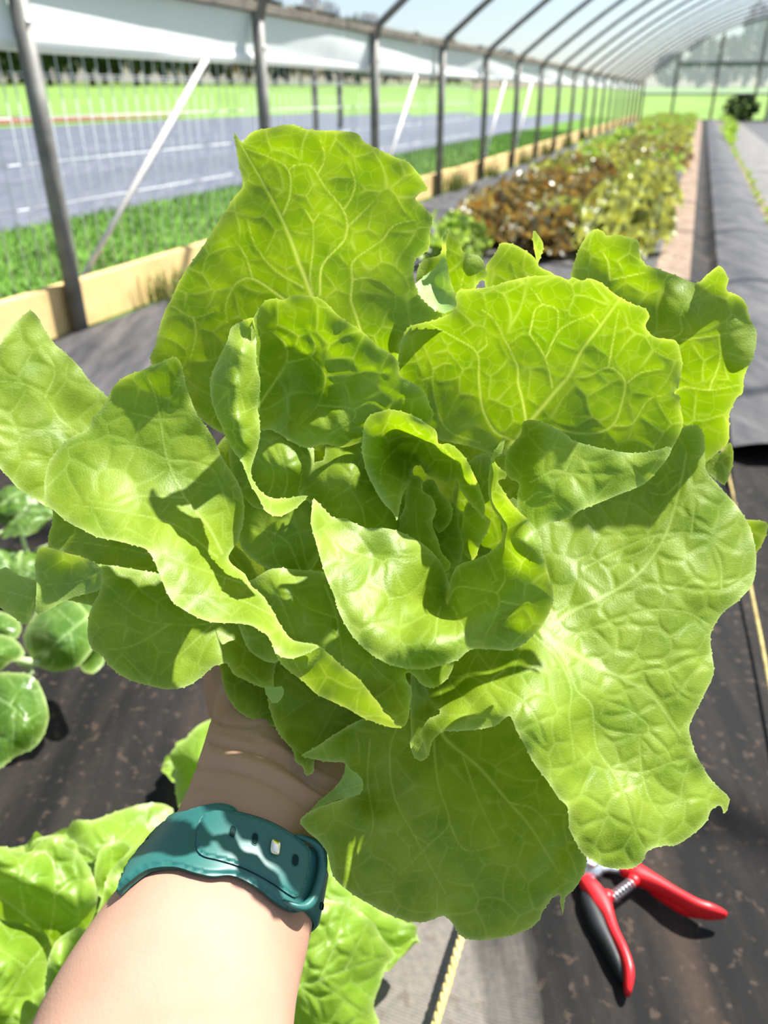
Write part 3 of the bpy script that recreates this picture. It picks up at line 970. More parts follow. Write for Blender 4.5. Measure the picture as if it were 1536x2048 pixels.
# upper right leaf, lit through: main blade and its lower lobe folded up to the lens
L([leaf_piece(
    '800,690,2.6 808,668,2.4 820,653 861,641,1.9 897,628,1.4 912,613 911,595,1.2 918,581 950,577,0.7 990,570 1030,560,0.2 1063,552 1095,550,-0.1 1123,554 1135,559 1147,554 1164,560,-0.3 1180,556 '
    '1204,566 1220,581,-0.5 1240,595 1264,607,-0.6 1291,617 1299,633 1292,653,-0.6 1309,673 1333,679,-0.9 1351,682 1360,702 1365,730,-1.1 1361,750 1359,770,-1.2 1349,786 1359,791 1359,811,-1.3 1366,839 '
    '1361,863,-1.3 1346,891 1330,922,-1.2 1300,930,-0.6 1220,925,0.6 1120,905,2.4 1060,890,3.6 1025,905,4.6 990,910,5.0 930,890,5.0 880,880,4.8 830,850,4.6 790,780,4.0',
    '1045,860,4.2 1090,808,3.2 1140,750,2.3 1180,690,1.6 1230,610,0.0 1060,650,2.2 980,660,2.4 980,790,4.3 900,720,3.5 900,810,4.5 1040,760,3.4 1110,640,1.5 1150,830,2.2 1250,800,0.9 1230,700,0.9 1300,760,0.0 1320,850,-0.4 1200,890,1.6',
    [(7, 2.5, '1010,900 1040,868 1063,840 1090,808 1115,778 1139,750 1163,702 1200,653 1240,598'), (4, 2.5, '1070,841 1110,856 1150,866 1190,866 1224,852 1240,820 1251,770 1245,752 1217,734 1175,752 1140,752'),
     (3, 2, '1217,734 1225,690 1232,650 1238,620'), (4.5, 2, '1052,842 1045,800 1036,765 1036,735 1015,690 1000,660 985,635 965,620'), (3.2, 2, '1105,775 1091,718 1059,669 1042,669 1016,690'),
     (2.8, 1.8, '1059,669 1071,617 1085,609 1063,577'), (2.8, 2, '1091,718 1115,665 1143,645 1184,629'), (4.5, 2, '1030,882 990,863 966,819 958,762 954,706 913,677 861,649'),
     (2.8, 2, '954,706 974,690 972,673'), (3.5, 2, '960,885 905,867 881,839 867,782 865,754 867,738 847,690'), (2.8, 2, '867,738 889,726 905,728'), (2.5, 2, '865,754 837,762'),
     (2.8, 1.8, '1251,768 1281,746 1321,738'), (2.8, 1.8, '1224,852 1264,848 1297,799 1330,790'), (2.5, 1.8, '1085,609 1115,620 1115,665'), (2.5, 1.8, '1184,629 1200,650')], cell=58, pillow=0.11, seed=16),
   leaf_piece(
    '1048,843,2.2 1071,840,1.4 1103,852 1131,866,0.4 1151,883 1212,899,-0.5 1264,906 1310,900,-1.2 1340,895,-1.4 1330,924,-1.5 1305,952 1285,968,-1.20 1244,988 1216,998,-1.20 1192,1008 1159,1021,-1.20 '
    '1143,1033 1119,1041,-1.00 1095,1049 1071,1066,-0.90 1058,1057 1038,1034,0.00 1035,996,0.4 1038,968,0.9 1018,956 1009,936,2.4 1010,912,3.4 1022,890,3.6 1040,868,3.0',
    '1060,880,1.6 1100,900,0.3 1070,950,0.1 1120,960,-0.40 1180,950,-0.60 1240,940,-1.2 1090,1010,-0.50 1150,1000,-1.00',
    [(2.5, 1.8, '1060,965 1110,940 1130,945 1190,950 1240,945'), (2.5, 1.8, '1130,945 1150,900'), (2.5, 1.6, '1050,1005 1075,985 1110,990')], cell=60, pillow=0.14, under=0.0, seed=17)])

# tall top leaf with a folded tab on its right
L([leaf_piece(
    '468,266,2.3 484,284 500,268,2.0 520,260 550,253,1.7 577,250 595,253 612,259,1.5 650,262 690,263,1.5 715,266 730,283,1.5 755,298 790,315,1.6 820,327 842,352,1.7 856,380,1.9 842,386 831,398,2.2 848,415 '
    '863,435,2.1 861,465 858,495,2.3 843,510 830,520,2.7 827,545 831,572,2.6 843,596 863,615,2.3 883,625,2.1 880,640,2.3 850,655 820,668,2.7 800,690,3.3 800,760,5.0 760,860,7.0 640,900,7.5 520,890,7.2 '
    '430,860,6.4 370,800,6.0 320,752,5.8 302,722,5.6 310,690 325,640,5.0 345,590 370,545,4.3 400,500 430,455,3.7 465,400 486,372,2.9 478,330,2.5 472,295',
    '560,440,3.7 600,520,4.6 625,590,5.2 540,560,5.0 500,450,3.4 650,400,3.0 700,330,2.1 570,320,2.5 720,470,3.2 760,560,3.6 690,600,4.6 800,430,2.5 440,620,5.1 400,700,5.6 520,640,5.8 640,700,5.8 720,640,4.2',
    [(6, 2, '630,610 612,560 598,525 582,480 565,440 545,400 520,355 497,315 483,290'), (3.5, 2, '626,590 620,555 627,490 627,445 640,425'), (2.8, 2, '627,445 607,415'),
     (3.8, 2, '640,590 645,530 685,485 695,455 687,420 655,380 635,350 620,330 590,330'), (2.8, 2, '687,420 705,390 710,360 695,325'), (2.8, 2, '695,455 720,430 750,400'),
     (3.2, 2, '565,432 580,390 577,340 540,315 490,297'), (3.2, 2, '607,575 550,540 510,490 495,440'), (4.2, 2, '580,606 567,597 505,557 472,567 452,610 455,645'), (2.8, 2, '505,557 492,515 470,480'),
     (4.2, 2, '722,665 712,630 702,600 705,560 705,525 735,500 765,480'), (2.8, 2, '705,560 735,555 765,565'), (2.8, 2, '345,612 387,635 430,622'), (2.8, 2, '387,635 392,670 380,720'), (2.5, 2, '590,330 577,340'),
     (2.5, 1.8, '635,350 650,315 640,280'), (2.5, 1.8, '765,480 790,450 830,440'), (2.5, 1.8, '765,565 790,590 790,620')], cell=66, pillow=0.085, seed=18),
   leaf_piece('895,455,2.9 886,478 883,505,3.2 872,530 850,550,3.1 831,568,2.6 835,585 843,597,2.3 863,615,2.1 883,625,2.0 908,617,2.0 912,598,2.1 902,565,2.4 895,530 892,490,2.7', '870,575,3.3', [], cell=60, pillow=0.05, under=0.8, seed=19)])

# back leaves at the upper right
L([leaf_piece(
    '1140,580,5.2 1143,550,4.9 1153,515 1168,480,4.2 1185,459,3.9 1205,462 1213,472 1233,469,4.1 1263,476 1278,485,4.4 1278,502 1290,527,4.8 1318,537 1353,552,5.2 1393,567,5.0 1415,550 1440,533,3.4 1458,557,3.0 '
    '1455,580 1478,592,3.2 1493,610 1500,635,3.3 1513,665,3.2 1505,715 1493,740,3.2 1488,755 1486,785,4.0 1473,795 1458,830,5.0 1458,855 1455,885,6.0 1438,902 1412,925,6.6 1370,960,7.0 1290,960,7.4 1180,900,7.5 1080,800,8.0 1070,680,7.0',
    '1200,540,5.3 1290,600,5.7 1340,600,5.1 1380,620,4.2 1330,680,4.8 1430,700,3.7 1400,800,5.2 1450,620,3.3 1250,700,6.2 1350,800,5.8',
    [(3.5, 2, '1250,760 1300,700 1363,665 1360,635 1375,605 1420,570'), (3, 2, '1363,680 1438,670 1498,655'), (3, 2, '1340,800 1363,775 1418,780 1480,770'), (3, 2, '1220,560 1215,520 1200,500'),
     (2.8, 2, '1220,560 1290,545'), (3, 2, '1418,780 1440,720 1438,670')], cell=66, pillow=0.13, seed=20)])
L([leaf_piece('1400,900,7.2 1440,905,6.8 1460,886,6.6 1468,915,6.5 1463,942 1450,970,6.6 1433,962 1410,945,6.9 1360,940,7.8', '', [], cell=50, pillow=0.08, seed=21)])
L([leaf_piece('832,560,5.4 836,535 850,518,5.2 880,508,5.0 893,470 897,456,4.4 906,472 920,482,4.4 928,504 958,512,4.5 970,535 973,555,4.7 955,567 945,600,5.6 930,700,7.5 860,700,7.5 840,620,6.6',
              '930,540,4.6 900,560,5.2', [(2.8, 1.8, '900,680 915,600 930,540')], cell=52, pillow=0.08, seed=22)])
L([leaf_piece('968,560,5.6 975,530,5.2 993,505 1001,487,4.8 1013,485 1035,491,4.8 1063,510,5.2 1072,520 1066,490 1067,461,4.4 1086,487,4.5 1081,515,4.9 1078,531 1105,546,5.2 1130,580,5.8 1120,680,7.6 1010,700,7.8 980,620,6.6',
              '1030,530,5.4', [(2.8, 1.8, '1060,690 1045,600 1025,530')], cell=52, pillow=0.08, seed=23)])
L([leaf_piece('1200,1040,8.8 1300,1015,8.2 1400,1020,7.6 1470,1030,7.0 1490,1038,6.6 1515,1040 1535,1046,6.2 1532,1070 1514,1102,6.5 1470,1140,7.2 1400,1160,7.8 1300,1160,8.3 1200,1140,8.8', '', [], cell=50, pillow=0.08, seed=24)])

# big lit leaf on the right
L([leaf_piece(
    '1388,850,4.6 1403,860 1410,885,4.2 1413,940,3.8 1438,970 1468,1005,3.7 1493,1040 1508,1080,3.4 1513,1122,3.1 1507,1165 1478,1200,2.6 1443,1230 1423,1265,2.4 1422,1300 1428,1340,1.9 1413,1380 1388,1430,1.4 1378,1460 '
    '1388,1500,1.2 1413,1545 1438,1575,1.4 1458,1596,1.7 1457,1612 1449,1627,1.6 1440,1612 1424,1620,1.0 1413,1642 1388,1666,0.5 1353,1690 1328,1692,-0.1 1296,1702 1283,1725,-0.4 1258,1737 1218,1735,-0.6 1193,1725 '
    '1163,1705,-0.8 1150,1680 1138,1655,-1.2 1135,1615 1118,1595,-1.5 1098,1565 1073,1535,-1.7 1048,1490 1033,1460,-1.7 1021,1434,-1.6 1013,1435 988,1452,-1.3 953,1460 918,1462,-1.1 888,1462 876,1470,-0.6 863,1486 '
    '856,1511,0.1 846,1480,0.2 843,1466 855,1440,0.4 880,1425 860,1400,1.8 840,1370,2.4 835,1330,3.0 900,1280,3.8 960,1240,4.2 1000,1150,4.6 1040,1060,4.8 1100,1020,5.0 1200,985,5.2 1290,950,5.2 1340,880,5.0 1365,855,4.8',
    '1080,1265,1.8 1110,1285,1.6 1180,1325,1.5 1250,1360,1.4 1040,1330,0.3 960,1385,-0.2 900,1425,-0.3 940,1330,2.0 1000,1310,1.9 900,1370,2.0 1060,1380,-0.8 1100,1450,-1.4 1130,1400,-0.4 1180,1480,0.4 1160,1560,-0.5 '
    '1230,1450,1.0 1300,1450,1.1 1250,1580,0.0 1350,1580,0.7 1200,1640,-0.7 1330,1360,1.6 1180,1200,2.7 1250,1260,2.1 1300,1150,2.9 1400,1150,2.7 1450,1080,3.3 1350,1000,3.8 1150,1100,4.1 1380,930,4.2 1410,1280,2.2 1340,1250,2.1 1110,1340,0.4',
    [(9, 3.5, '1085,1262 1110,1285 1140,1302 1180,1325 1225,1348 1262,1365 1310,1400 1360,1470'), (5.5, 3, '1100,1255 1140,1225 1193,1200 1248,1170 1293,1130 1333,1065 1363,960 1373,905'),
     (3, 2, '1170,1135 1240,1100 1313,1070 1383,1067 1413,1070 1468,1100'), (3.5, 2, '1505,1145 1443,1180 1358,1175 1290,1165'), (3, 2, '1418,1250 1373,1225 1303,1220 1240,1235 1150,1270'),
     (3, 2, '1253,1352 1298,1340 1333,1342 1348,1380 1390,1410'), (2.8, 2, '1333,1342 1373,1320 1420,1310'), (3.5, 2, '1090,1272 1128,1320 1153,1380 1183,1410 1193,1495 1223,1540 1248,1590 1268,1655 1288,1695'),
     (3, 2, '1223,1540 1283,1545 1343,1525 1385,1515'), (3, 2, '1186,1440 1213,1460 1278,1470 1298,1465 1296,1450 1258,1420 1203,1400'), (2.8, 2, '1283,1545 1278,1470'), (2.8, 2, '1298,1465 1333,1500 1343,1525'),
     (3.5, 2, '1068,1270 1118,1320 1143,1380 1138,1430 1150,1520'), (3, 2, '1010,1340 983,1365 1038,1395 1068,1430 1088,1485'), (2.8, 2, '1313,1070 1290,1100 1250,1115'), (2.8, 2, '1363,960 1330,990 1300,985'),
     (2.8, 1.8, '1443,1180 1440,1120 1413,1070'), (2.8, 1.8, '1383,1067 1390,1000'), (2.6, 1.8, '1283,1545 1300,1600 1330,1640')], cell=54, pillow=0.13, seed=25, tilt=(0.0004, 0.0018, 1200, 1265)),
   leaf_piece('822,1350,2.2 830,1345 850,1372,2.2 862,1405,1.9 870,1425,1.3 858,1440 846,1462,0.7 850,1490 856,1512,0.3 842,1523,0.4 827,1512 820,1488,0.9 823,1468 820,1417,1.5', '', [], cell=60, pillow=0.05, seed=26, tilt=(0.0004, 0.0018, 1200, 1265))])

# large left leaf with its wavy lit rim and the rolled end of the rim
L([leaf_piece(
    '345,714,1.2 358,720 364,736,1.6 372,775 395,830,2.2 425,875 450,925,2.8 475,965 486,1000,3.2 486,1040 475,1080,3.2 458,1113,2.4 466,1129,1.6 490,1148 503,1172,1.0 529,1195 548,1223,-0.4 560,1246 583,1277,-1.4 607,1285,-1.9 '
    '637,1293,-2.4 610,1310,-2.5 580,1318,-2.7 552,1306,-2.7 544,1289,-2.6 533,1270 509,1254,-2.3 486,1248 458,1246,-1.8 425,1245 393,1233,-2.0 350,1206 335,1185,-2.0 320,1150 305,1115,-1.7 290,1097 250,1087,-1.3 200,1075 '
    '170,1061,-0.7 135,1045 105,1020,0.2 92,1000 91,955,0.8 102,917 135,880,1.3 175,860 185,835,1.5 205,815 227,775,1.5 250,755 280,742,1.3 320,725',
    '330,800,2.0 250,850,1.8 300,920,1.9 160,940,1.1 200,1020,0.0 280,1020,0.6 370,1000,1.6 330,1060,-0.3 420,1060,1.7 440,1000,2.5 400,920,2.4 360,840,2.1 445,1105,1.9 380,1110,-0.6 430,1150,-0.2 390,1180,-1.3 470,1200,-0.5 520,1235,-1.2 570,1285,-2.0',
    [(4, 2, '445,1107 415,1050 370,995 335,920 320,840 310,790 295,750'), (3, 2, '370,995 280,992 240,1010 180,1000'), (3, 2, '335,920 280,895 220,890'), (3, 2, '335,920 390,925 430,945 460,1030'),
     (2.8, 2, '320,840 370,835'), (3, 2, '435,1115 350,1050 250,1025 150,1010'), (2.8, 2, '320,840 260,825'), (2.8, 2, '500,1170 450,1155 380,1130 330,1110'), (2.8, 1.8, '545,1230 480,1200 420,1190'), (2.5, 1.8, '450,1155 440,1200')],
    cell=62, pillow=0.095, seed=27, tilt=(0, 0.0015, 300, 1000)),
   leaf_piece('593,1291,-1.90 610,1286,-2.20 637,1291,-2.60 664,1312,-3.00 684,1332 718,1359,-3.30 742,1387 759,1408,-3.40 766,1424 779,1434,-3.30 790,1451 803,1454,-3.10 779,1453 742,1442,-2.70 701,1421 657,1401,-2.35 630,1384 610,1364,-2.20 '
              '589,1350 566,1333,-2.40 554,1313,-2.60 550,1295,-2.90 570,1300', '640,1340,-2.60 700,1390,-2.80 600,1325,-2.60 750,1425,-3.00', [(2.5, 1.5, '585,1315 600,1340 610,1362'), (2.2, 1.5, '590,1310 605,1290')], cell=80, pillow=0.05, seed=28)])

# dark inner leaf between the rim and the heart, and its tip
L([leaf_piece(
    '470,1150,3.6 500,1160,3.0 540,1138,2.6 600,1140,2.8 640,1145,3.0 690,1180,3.2 760,1260,2.6 850,1300,1.5 905,1318,0.4 908,1330,0.0 901,1347,-0.2 887,1364 867,1374,-0.4 847,1370 830,1353,-0.5 814,1345 814,1359,-1.2 822,1380 '
    '819,1410,-1.6 815,1437 804,1453,-1.9 770,1440,0.2 700,1400,1.4 620,1350,2.0 560,1300,2.2 510,1240,2.6',
    '560,1190,1.7 620,1210,1.8 600,1270,1.7 680,1290,1.4 700,1340,1.0 760,1345,0.6 780,1390,0.5 850,1345,0.2',
    [(3.5, 2, '525,1160 560,1200 585,1260 600,1300'), (3.5, 2, '650,1170 672,1230 682,1290 690,1340'), (2.8, 2, '672,1235 615,1215 580,1180')], cell=60, pillow=0.20, seed=29)])
L([leaf_piece('470,985,4.6 560,1015,4.2 625,995,4.0 650,1060,4.2 640,1110 612,1150,4.2 560,1145,4.0 520,1128,4.0 478,1085,4.2', '570,1080,3.6', [(3, 2, '600,1140 570,1080 500,1050')], cell=60, pillow=0.15, seed=30)])
L([leaf_piece('475,1235,3.0 482,1262,2.6 498,1298,2.4 523,1317,2.2 552,1324,2.0 580,1300,2.6 560,1240,3.4 510,1210,3.6', '525,1285,2.0', [], cell=60, pillow=0.05, seed=31)])

# far left leaf running out of the picture
L([leaf_piece(
    '60,622,4.4 76,635 90,660,4.7 110,690 145,720,5.2 175,755 212,793,5.6 260,830,6.4 330,900,7.6 400,1000,8.4 330,1060,8.0 230,1050,6.6 150,1030,5.4 92,1012,4.6 65,995 30,970,4.0 0,938,3.7 -40,900,3.4 -70,840,3.3 -60,760,3.6 -20,715 0,690,3.9 20,655 45,632,4.3',
    '100,780,4.8 60,880,4.3 160,870,5.2 140,960,5.1 20,780,4.1 130,830,5.3',
    [(4, 2, '330,1000 240,930 150,862 120,840 90,795 50,770 -20,760'), (3, 2, '150,862 70,860 0,850'), (3, 2, '90,795 110,740 80,690'), (2.8, 2, '205,900 130,920 60,905')], cell=64, pillow=0.10, seed=32, tilt=(0.002, 0.003, 100, 850))])
# dark leaves at the lower left
L([leaf_piece('45,960,6.2 100,1010,5.6 105,1045,5.5 99,1066,5.3 98,1096,5.2 130,1104 162,1113,5.0 203,1140,4.8 300,1180,5.0 420,1230,6.2 520,1240,7.8 500,1120,8.0 400,1050,7.2 250,1010,6.6 120,960,6.6',
              '200,1080,5.2 300,1120,5.4', [(3, 2, '450,1160 300,1110 200,1090 120,1080'), (2.5, 2, '300,1110 250,1060')], cell=60, pillow=0.10, seed=33)])
L([leaf_piece(
    '195,1128,3.6 204,1141,3.3 201,1176 185,1211,3.0 175,1242 177,1277,2.8 187,1301 205,1313,2.6 217,1332 248,1355,2.4 279,1367 310,1375,2.2 341,1378 380,1369,2.2 404,1352 427,1332,2.6 451,1326,2.7 458,1332 466,1348,2.5 490,1359 '
    '521,1375,2.4 537,1376,2.3 560,1375,2.3 567,1388,2.2 556,1402,2.2 548,1375 552,1330,3.4 600,1270,5.4 620,1200,7.0 520,1170,5.6 420,1150,4.6 330,1150,4.2 250,1135,3.8',
    '300,1200,3.5 260,1290,2.9 350,1300,3.0 430,1250,3.7 500,1310,3.4 400,1200,4.0',
    [(3, 2, '560,1240 470,1240 380,1250 290,1240 230,1200'), (2.8, 2, '430,1245 370,1300 320,1350'), (2.8, 2, '340,1248 270,1290 215,1300')], cell=66, pillow=0.11, seed=34),
   leaf_piece('76,1098,4.6 99,1095 130,1104,4.2 162,1113 195,1129,3.7 204,1141,3.3 201,1178,3.5 158,1191,3.9 119,1207 76,1228,4.4 73,1187 71,1137,4.6', '130,1150,4.9', [(2.5, 1.5, '200,1145 150,1165 90,1170')], cell=60, pillow=0.06, under=0.35, seed=35),
   leaf_piece('530,1376,2.3 548,1375,2.2 563,1374,2.0 567,1386,1.8 560,1399,1.8 548,1405,2.0 540,1398,2.1 532,1388,2.3', '', [], cell=60, pillow=0.02, under=0.9, seed=36)])
L([leaf_piece('-20,1150,6.2 0,1140,6.0 12,1134 40,1150,5.8 72,1160,5.8 120,1150,6.2 200,1140,6.6 300,1170,7.2 420,1210,8.2 420,1260,8.2 300,1240,7.2 200,1215,6.6 110,1195,6.0 74,1215,5.7 55,1248,5.6 30,1235 0,1215,6.0 -25,1200,6.4', '35,1190,5.5', [(2.5, 1.5, '75,1200 40,1190 0,1180')], cell=50, pillow=0.06, under=0.5, seed=37)])
L([leaf_piece('441,1320,5.4 443,1345,5.0 448,1370 460,1400,4.2 480,1425 510,1440,3.6 560,1455,3.4 600,1430,4.2 600,1340,6.4 520,1300,6.6', '500,1390,4.4', [], cell=60, pillow=0.08, seed=38)])

# lower leaves
L([leaf_piece(
    '545,1330,4.6 537,1405,3.2 542,1430 555,1461,2.6 566,1478 586,1501,2.2 590,1522 604,1533,1.6 613,1550,1.4 626,1543 631,1515,2.0 680,1480,4.0 760,1450,4.6 830,1420,5.2 820,1330,6.6 740,1290,7.4 620,1290,7.0',
    '600,1430,3.9 650,1400,4.6', [(3, 2, '740,1320 680,1400 640,1470 612,1530'), (2.8, 2, '690,1380 620,1400 560,1440')], cell=66, pillow=0.10, seed=39)])
L([leaf_piece(
    '603,1512,1.6 622,1498 650,1482,1.9 690,1455,2.3 740,1430,3.0 800,1400,3.9 880,1350,5.4 980,1340,6.2 1060,1400,5.6 1130,1500,4.4 1160,1600,3.4 1165,1690,2.4 1173,1712,2.2 1170,1740 1150,1776,1.8 1131,1795 1129,1815 1125,1832,1.7 1121,1810 '
    '1119,1790,1.4 1105,1796 1085,1826,1.0 1080,1840 1050,1862,0.6 1010,1874 970,1881,0.3 940,1880 920,1870,0.2 905,1845 888,1832,0.3 865,1840 840,1844,0.2 800,1838 770,1826,0.1 745,1811 710,1790,0.2 680,1766 665,1745,-0.6 655,1705 '
    '635,1680,-0.6 612,1662 599,1640,-0.4 625,1622 660,1606,0.6 698,1594,1.5 716,1580,2.4 712,1556 695,1540,1.5 690,1526,1.2 657,1524,1.3 630,1519',
    '680,1490,1.5 720,1510,2.0 760,1480,2.9 800,1550,2.6 760,1640,1.6 900,1480,4.0 880,1600,2.4 850,1740,0.9 960,1540,3.6 1000,1620,2.8 1060,1600,3.3 1080,1700,2.2 980,1760,1.2 1100,1770,1.7 720,1700,0.9 1130,1690,2.7',
    [(5.5, 2.2, '870,1440 893,1480 958,1535 1018,1605 1058,1650 1118,1745'), (3.5, 2, '868,1480 870,1520 878,1575 898,1645 858,1690 798,1750'), (3.2, 2, '925,1510 945,1570 968,1625 998,1685'),
     (3.5, 2, '800,1440 780,1500 788,1590 828,1670 868,1745 900,1800'), (3, 2, '898,1645 930,1700 1000,1690'), (3, 2, '1018,1605 1070,1620 1110,1670'), (2.8, 2, '828,1670 858,1690'), (3, 2, '740,1480 735,1560 745,1660 700,1720')], cell=68, pillow=0.09, seed=40),
   leaf_piece('693,1528,1.2 702,1538,1.1 719,1550,1.0 727,1566,1.0 721,1585,1.2 698,1595,1.3 660,1606,0.6 622,1624,0.0 640,1600,1.2 672,1572,1.7 688,1550,1.6', '695,1570,1.3', [(2.2, 1.5, '725,1568 690,1580 650,1603')], cell=60, pillow=0.03, under=0.9, seed=41)])

# hidden deep leaves and the stem that close the head from behind
L([leaf_piece('430,900,8.6 560,820,8.2 720,800,8.0 900,840,7.8 1080,880,7.6 1180,1000,7.8 1160,1180,8.4 1080,1330,8.6 900,1420,8.4 700,1390,8.6 520,1280,8.8 430,1100,8.8', '800,1120,9.6', [], cell=70, pillow=0.15, seed=42, spacing=9)])
L([leaf_piece('500,1000,6.2 600,960,5.6 720,960,5.4 860,1000,5.6 1000,1060,5.6 1060,1160,5.4 1040,1280,4.8 940,1330,4.4 800,1330,4.4 680,1290,4.8 560,1200,5.6', '800,1150,7.0', [], cell=60, pillow=0.15, seed=43, spacing=7)])
# ------------------------------------------------------------------ stem of the held head
tb = [at(790, 1150, Z0 + 0.075), at(770, 1170, Z0 + 0.10), at(745, 1195, Z0 + 0.118), at(735, 1205, Z0 + 0.126)]
M['stem'] = plain('pale_lettuce_stem', (0.62, 0.70, 0.42), 0.5, 0.1, 60, 0.4)
o = tube('stem', tb, [0.022, 0.019, 0.016, 0.0155], M['stem'], None, 18)
parent_keep(o, head)

# ------------------------------------------------------------------ the arm that holds it
ARM = [  # pixel x, pixel y, depth, half width, half thickness
    (255, 2330, 0.238, 0.0480, 0.041), (300, 2220, 0.250, 0.0465, 0.040), (338, 2060, 0.268, 0.0440, 0.037), (388, 1930, 0.283, 0.0402, 0.033), (438, 1830, 0.297, 0.0368, 0.0285),
    (478, 1740, 0.309, 0.0335, 0.0250), (506, 1665, 0.319, 0.0315, 0.0232), (536, 1580, 0.335, 0.0325, 0.0225), (572, 1490, 0.356, 0.0370, 0.0225),
    (602, 1405, 0.380, 0.0412, 0.0220), (624, 1330, 0.405, 0.0430, 0.0205), (642, 1262, 0.429, 0.0425, 0.0180), (655, 1200, 0.452, 0.0400, 0.0150)]
cen = crom([tuple(at(a, b, z)) for a, b, z, _, _ in ARM], 0.0035)
kp = np.array([tuple(at(a, b, z)) for a, b, z, _, _ in ARM])
cum = np.concatenate([[0], np.cumsum(np.linalg.norm(np.diff(kp, axis=0), axis=1))])
cum2 = np.concatenate([[0], np.cumsum(np.linalg.norm(np.diff(cen, axis=0), axis=1))])
par = cum2 / cum2[-1] * cum[-1]
HW = np.interp(par, cum, [q[3] for q in ARM])
HT = np.interp(par, cum, [q[4] for q in ARM])
k5 = np.ones(7) / 7
HW = np.concatenate([HW[:3], np.convolve(HW, k5, 'valid'), HW[-3:]])
HT = np.concatenate([HT[:3], np.convolve(HT, k5, 'valid'), HT[-3:]])
VIEW = np.array([0, CP, -SP])


def arm_frame(i):
    t = cen[min(i + 2, len(cen) - 1)] - cen[max(i - 2, 0)]
    t /= np.linalg.norm(t)
    lat = np.cross(t, -VIEW)
    lat /= np.linalg.norm(lat)          # points to the right of the arm in the picture
    if lat[0] < 0:
        lat = -lat
    out = np.cross(lat, t)
    if out.dot(VIEW) > 0:
        out = -out                      # towards the lens
    return t, lat, out


NA = len(cen)
FR = [arm_frame(i) for i in range(NA)]


def arm_pt(fi, th, off=0.0):
    """surface of the forearm: fi fractional index along it, th angle (0 right, pi/2 to the lens)"""
    i0 = int(np.clip(math.floor(fi), 0, NA - 2)); f = fi - i0
    c = cen[i0] * (1 - f) + cen[i0 + 1] * f
    lat = FR[i0][1] * (1 - f) + FR[i0 + 1][1] * f
    out = FR[i0][2] * (1 - f) + FR[i0 + 1][2] * f
    a = HW[i0] * (1 - f) + HW[i0 + 1] * f
    b = HT[i0] * (1 - f) + HT[i0 + 1] * f
    ct, st = math.cos(th), math.sin(th)
    e = 0.88
    x = math.copysign(abs(ct) ** e, ct); y = math.copysign(abs(st) ** e, st)
    n = lat * (ct / a) + out * (st / b)
    n /= np.linalg.norm(n)
    return c + lat * (x * a) + out * (y * b) + n * off


SEG = 64
bm = bmesh.new()
rings = []
for i in range(NA):
    rings.append([bm.verts.new(arm_pt(i, 2 * math.pi * k / SEG)) for k in range(SEG)])
for i in range(NA - 1):
    for k in range(SEG):
        bm.faces.new((rings[i][k], rings[i][(k + 1) % SEG], rings[i + 1][(k + 1) % SEG], rings[i + 1][k]))
bm.faces.new(rings[0]); bm.faces.new(rings[-1][::-1])


def chain(pts, rad):
    pts = crom([tuple(at(*p)) for p in pts], 0.003)
    r = np.interp(np.linspace(0, 1, len(pts)), np.linspace(0, 1, len(rad)), rad)
    tipd = pts[-1] - pts[-2]; tipd = tipd / np.linalg.norm(tipd)
    P = list(pts); R = list(r)
    for s in (0.35, 0.65, 0.85, 0.97):
        P.append(pts[-1] + tipd * r[-1] * s); R.append(r[-1] * math.sqrt(1 - s * s))
    v, f = tube_data(P, R, 14)
    vv = [bm.verts.new(q) for q in v]
    for q in f:
        bm.faces.new([vv[i] for i in q])


# four fingers closed round the back of the head, thumb along its left side
for x0, y0, ln, r in ((560, 1215, 1.0, 0.0088), (622, 1195, 1.1, 0.0092), (690, 1195, 1.05, 0.009), (748, 1215, 0.85, 0.008)):
    chain([(x0 + 10, y0 + 60, 0.44), (x0, y0, 0.455), (x0 + 18, y0 - 85 * ln, 0.468), (x0 + 40, y0 - 150 * ln, 0.462), (x0 + 62, y0 - 195 * ln, 0.446)], [r * 1.25, r * 1.15, r, r * 0.92, r * 0.8])
chain([(505, 1440, 0.375), (478, 1370, 0.385), (462, 1300, 0.395), (480, 1220, 0.402), (520, 1150, 0.404), (560, 1105, 0.402)], [0.019, 0.018, 0.0145, 0.0115, 0.0105, 0.009])
bmesh.ops.recalc_face_normals(bm, faces=bm.faces[:])
me = bpy.data.meshes.new('arm_base'); bm.to_mesh(me); bm.free()
tmp = bpy.data.objects.new('arm_base', me); COL.objects.link(tmp)
md = tmp.modifiers.new('r', 'REMESH'); md.mode = 'VOXEL'; md.voxel_size = 0.0015
ms = tmp.modifiers.new('s', 'SMOOTH'); ms.factor = 0.5; ms.iterations = 8
dg = bpy.context.evaluated_depsgraph_get()
ev = tmp.evaluated_get(dg)
arm_me = bpy.data.meshes.new_from_object(ev)
bpy.data.objects.remove(tmp)
nv_ = len(arm_me.vertices)
co = np.empty(nv_ * 3); arm_me.vertices.foreach_get('co', co); co = co.reshape(-1, 3)
nn = np.empty(nv_ * 3); arm_me.vertices.foreach_get('normal', nn); nn = nn.reshape(-1, 3)


def project(co):
    d = co - np.array([0, 0, CAM_H])
    z = d[:, 1] * CP - d[:, 2] * SP
    y = d[:, 1] * SP + d[:, 2] * CP
    return np.stack([W / 2 + F * d[:, 0] / z, H / 2 - F * y / z], 1), z


pp, zz = project(co)
front = (nn @ VIEW) < 0.05
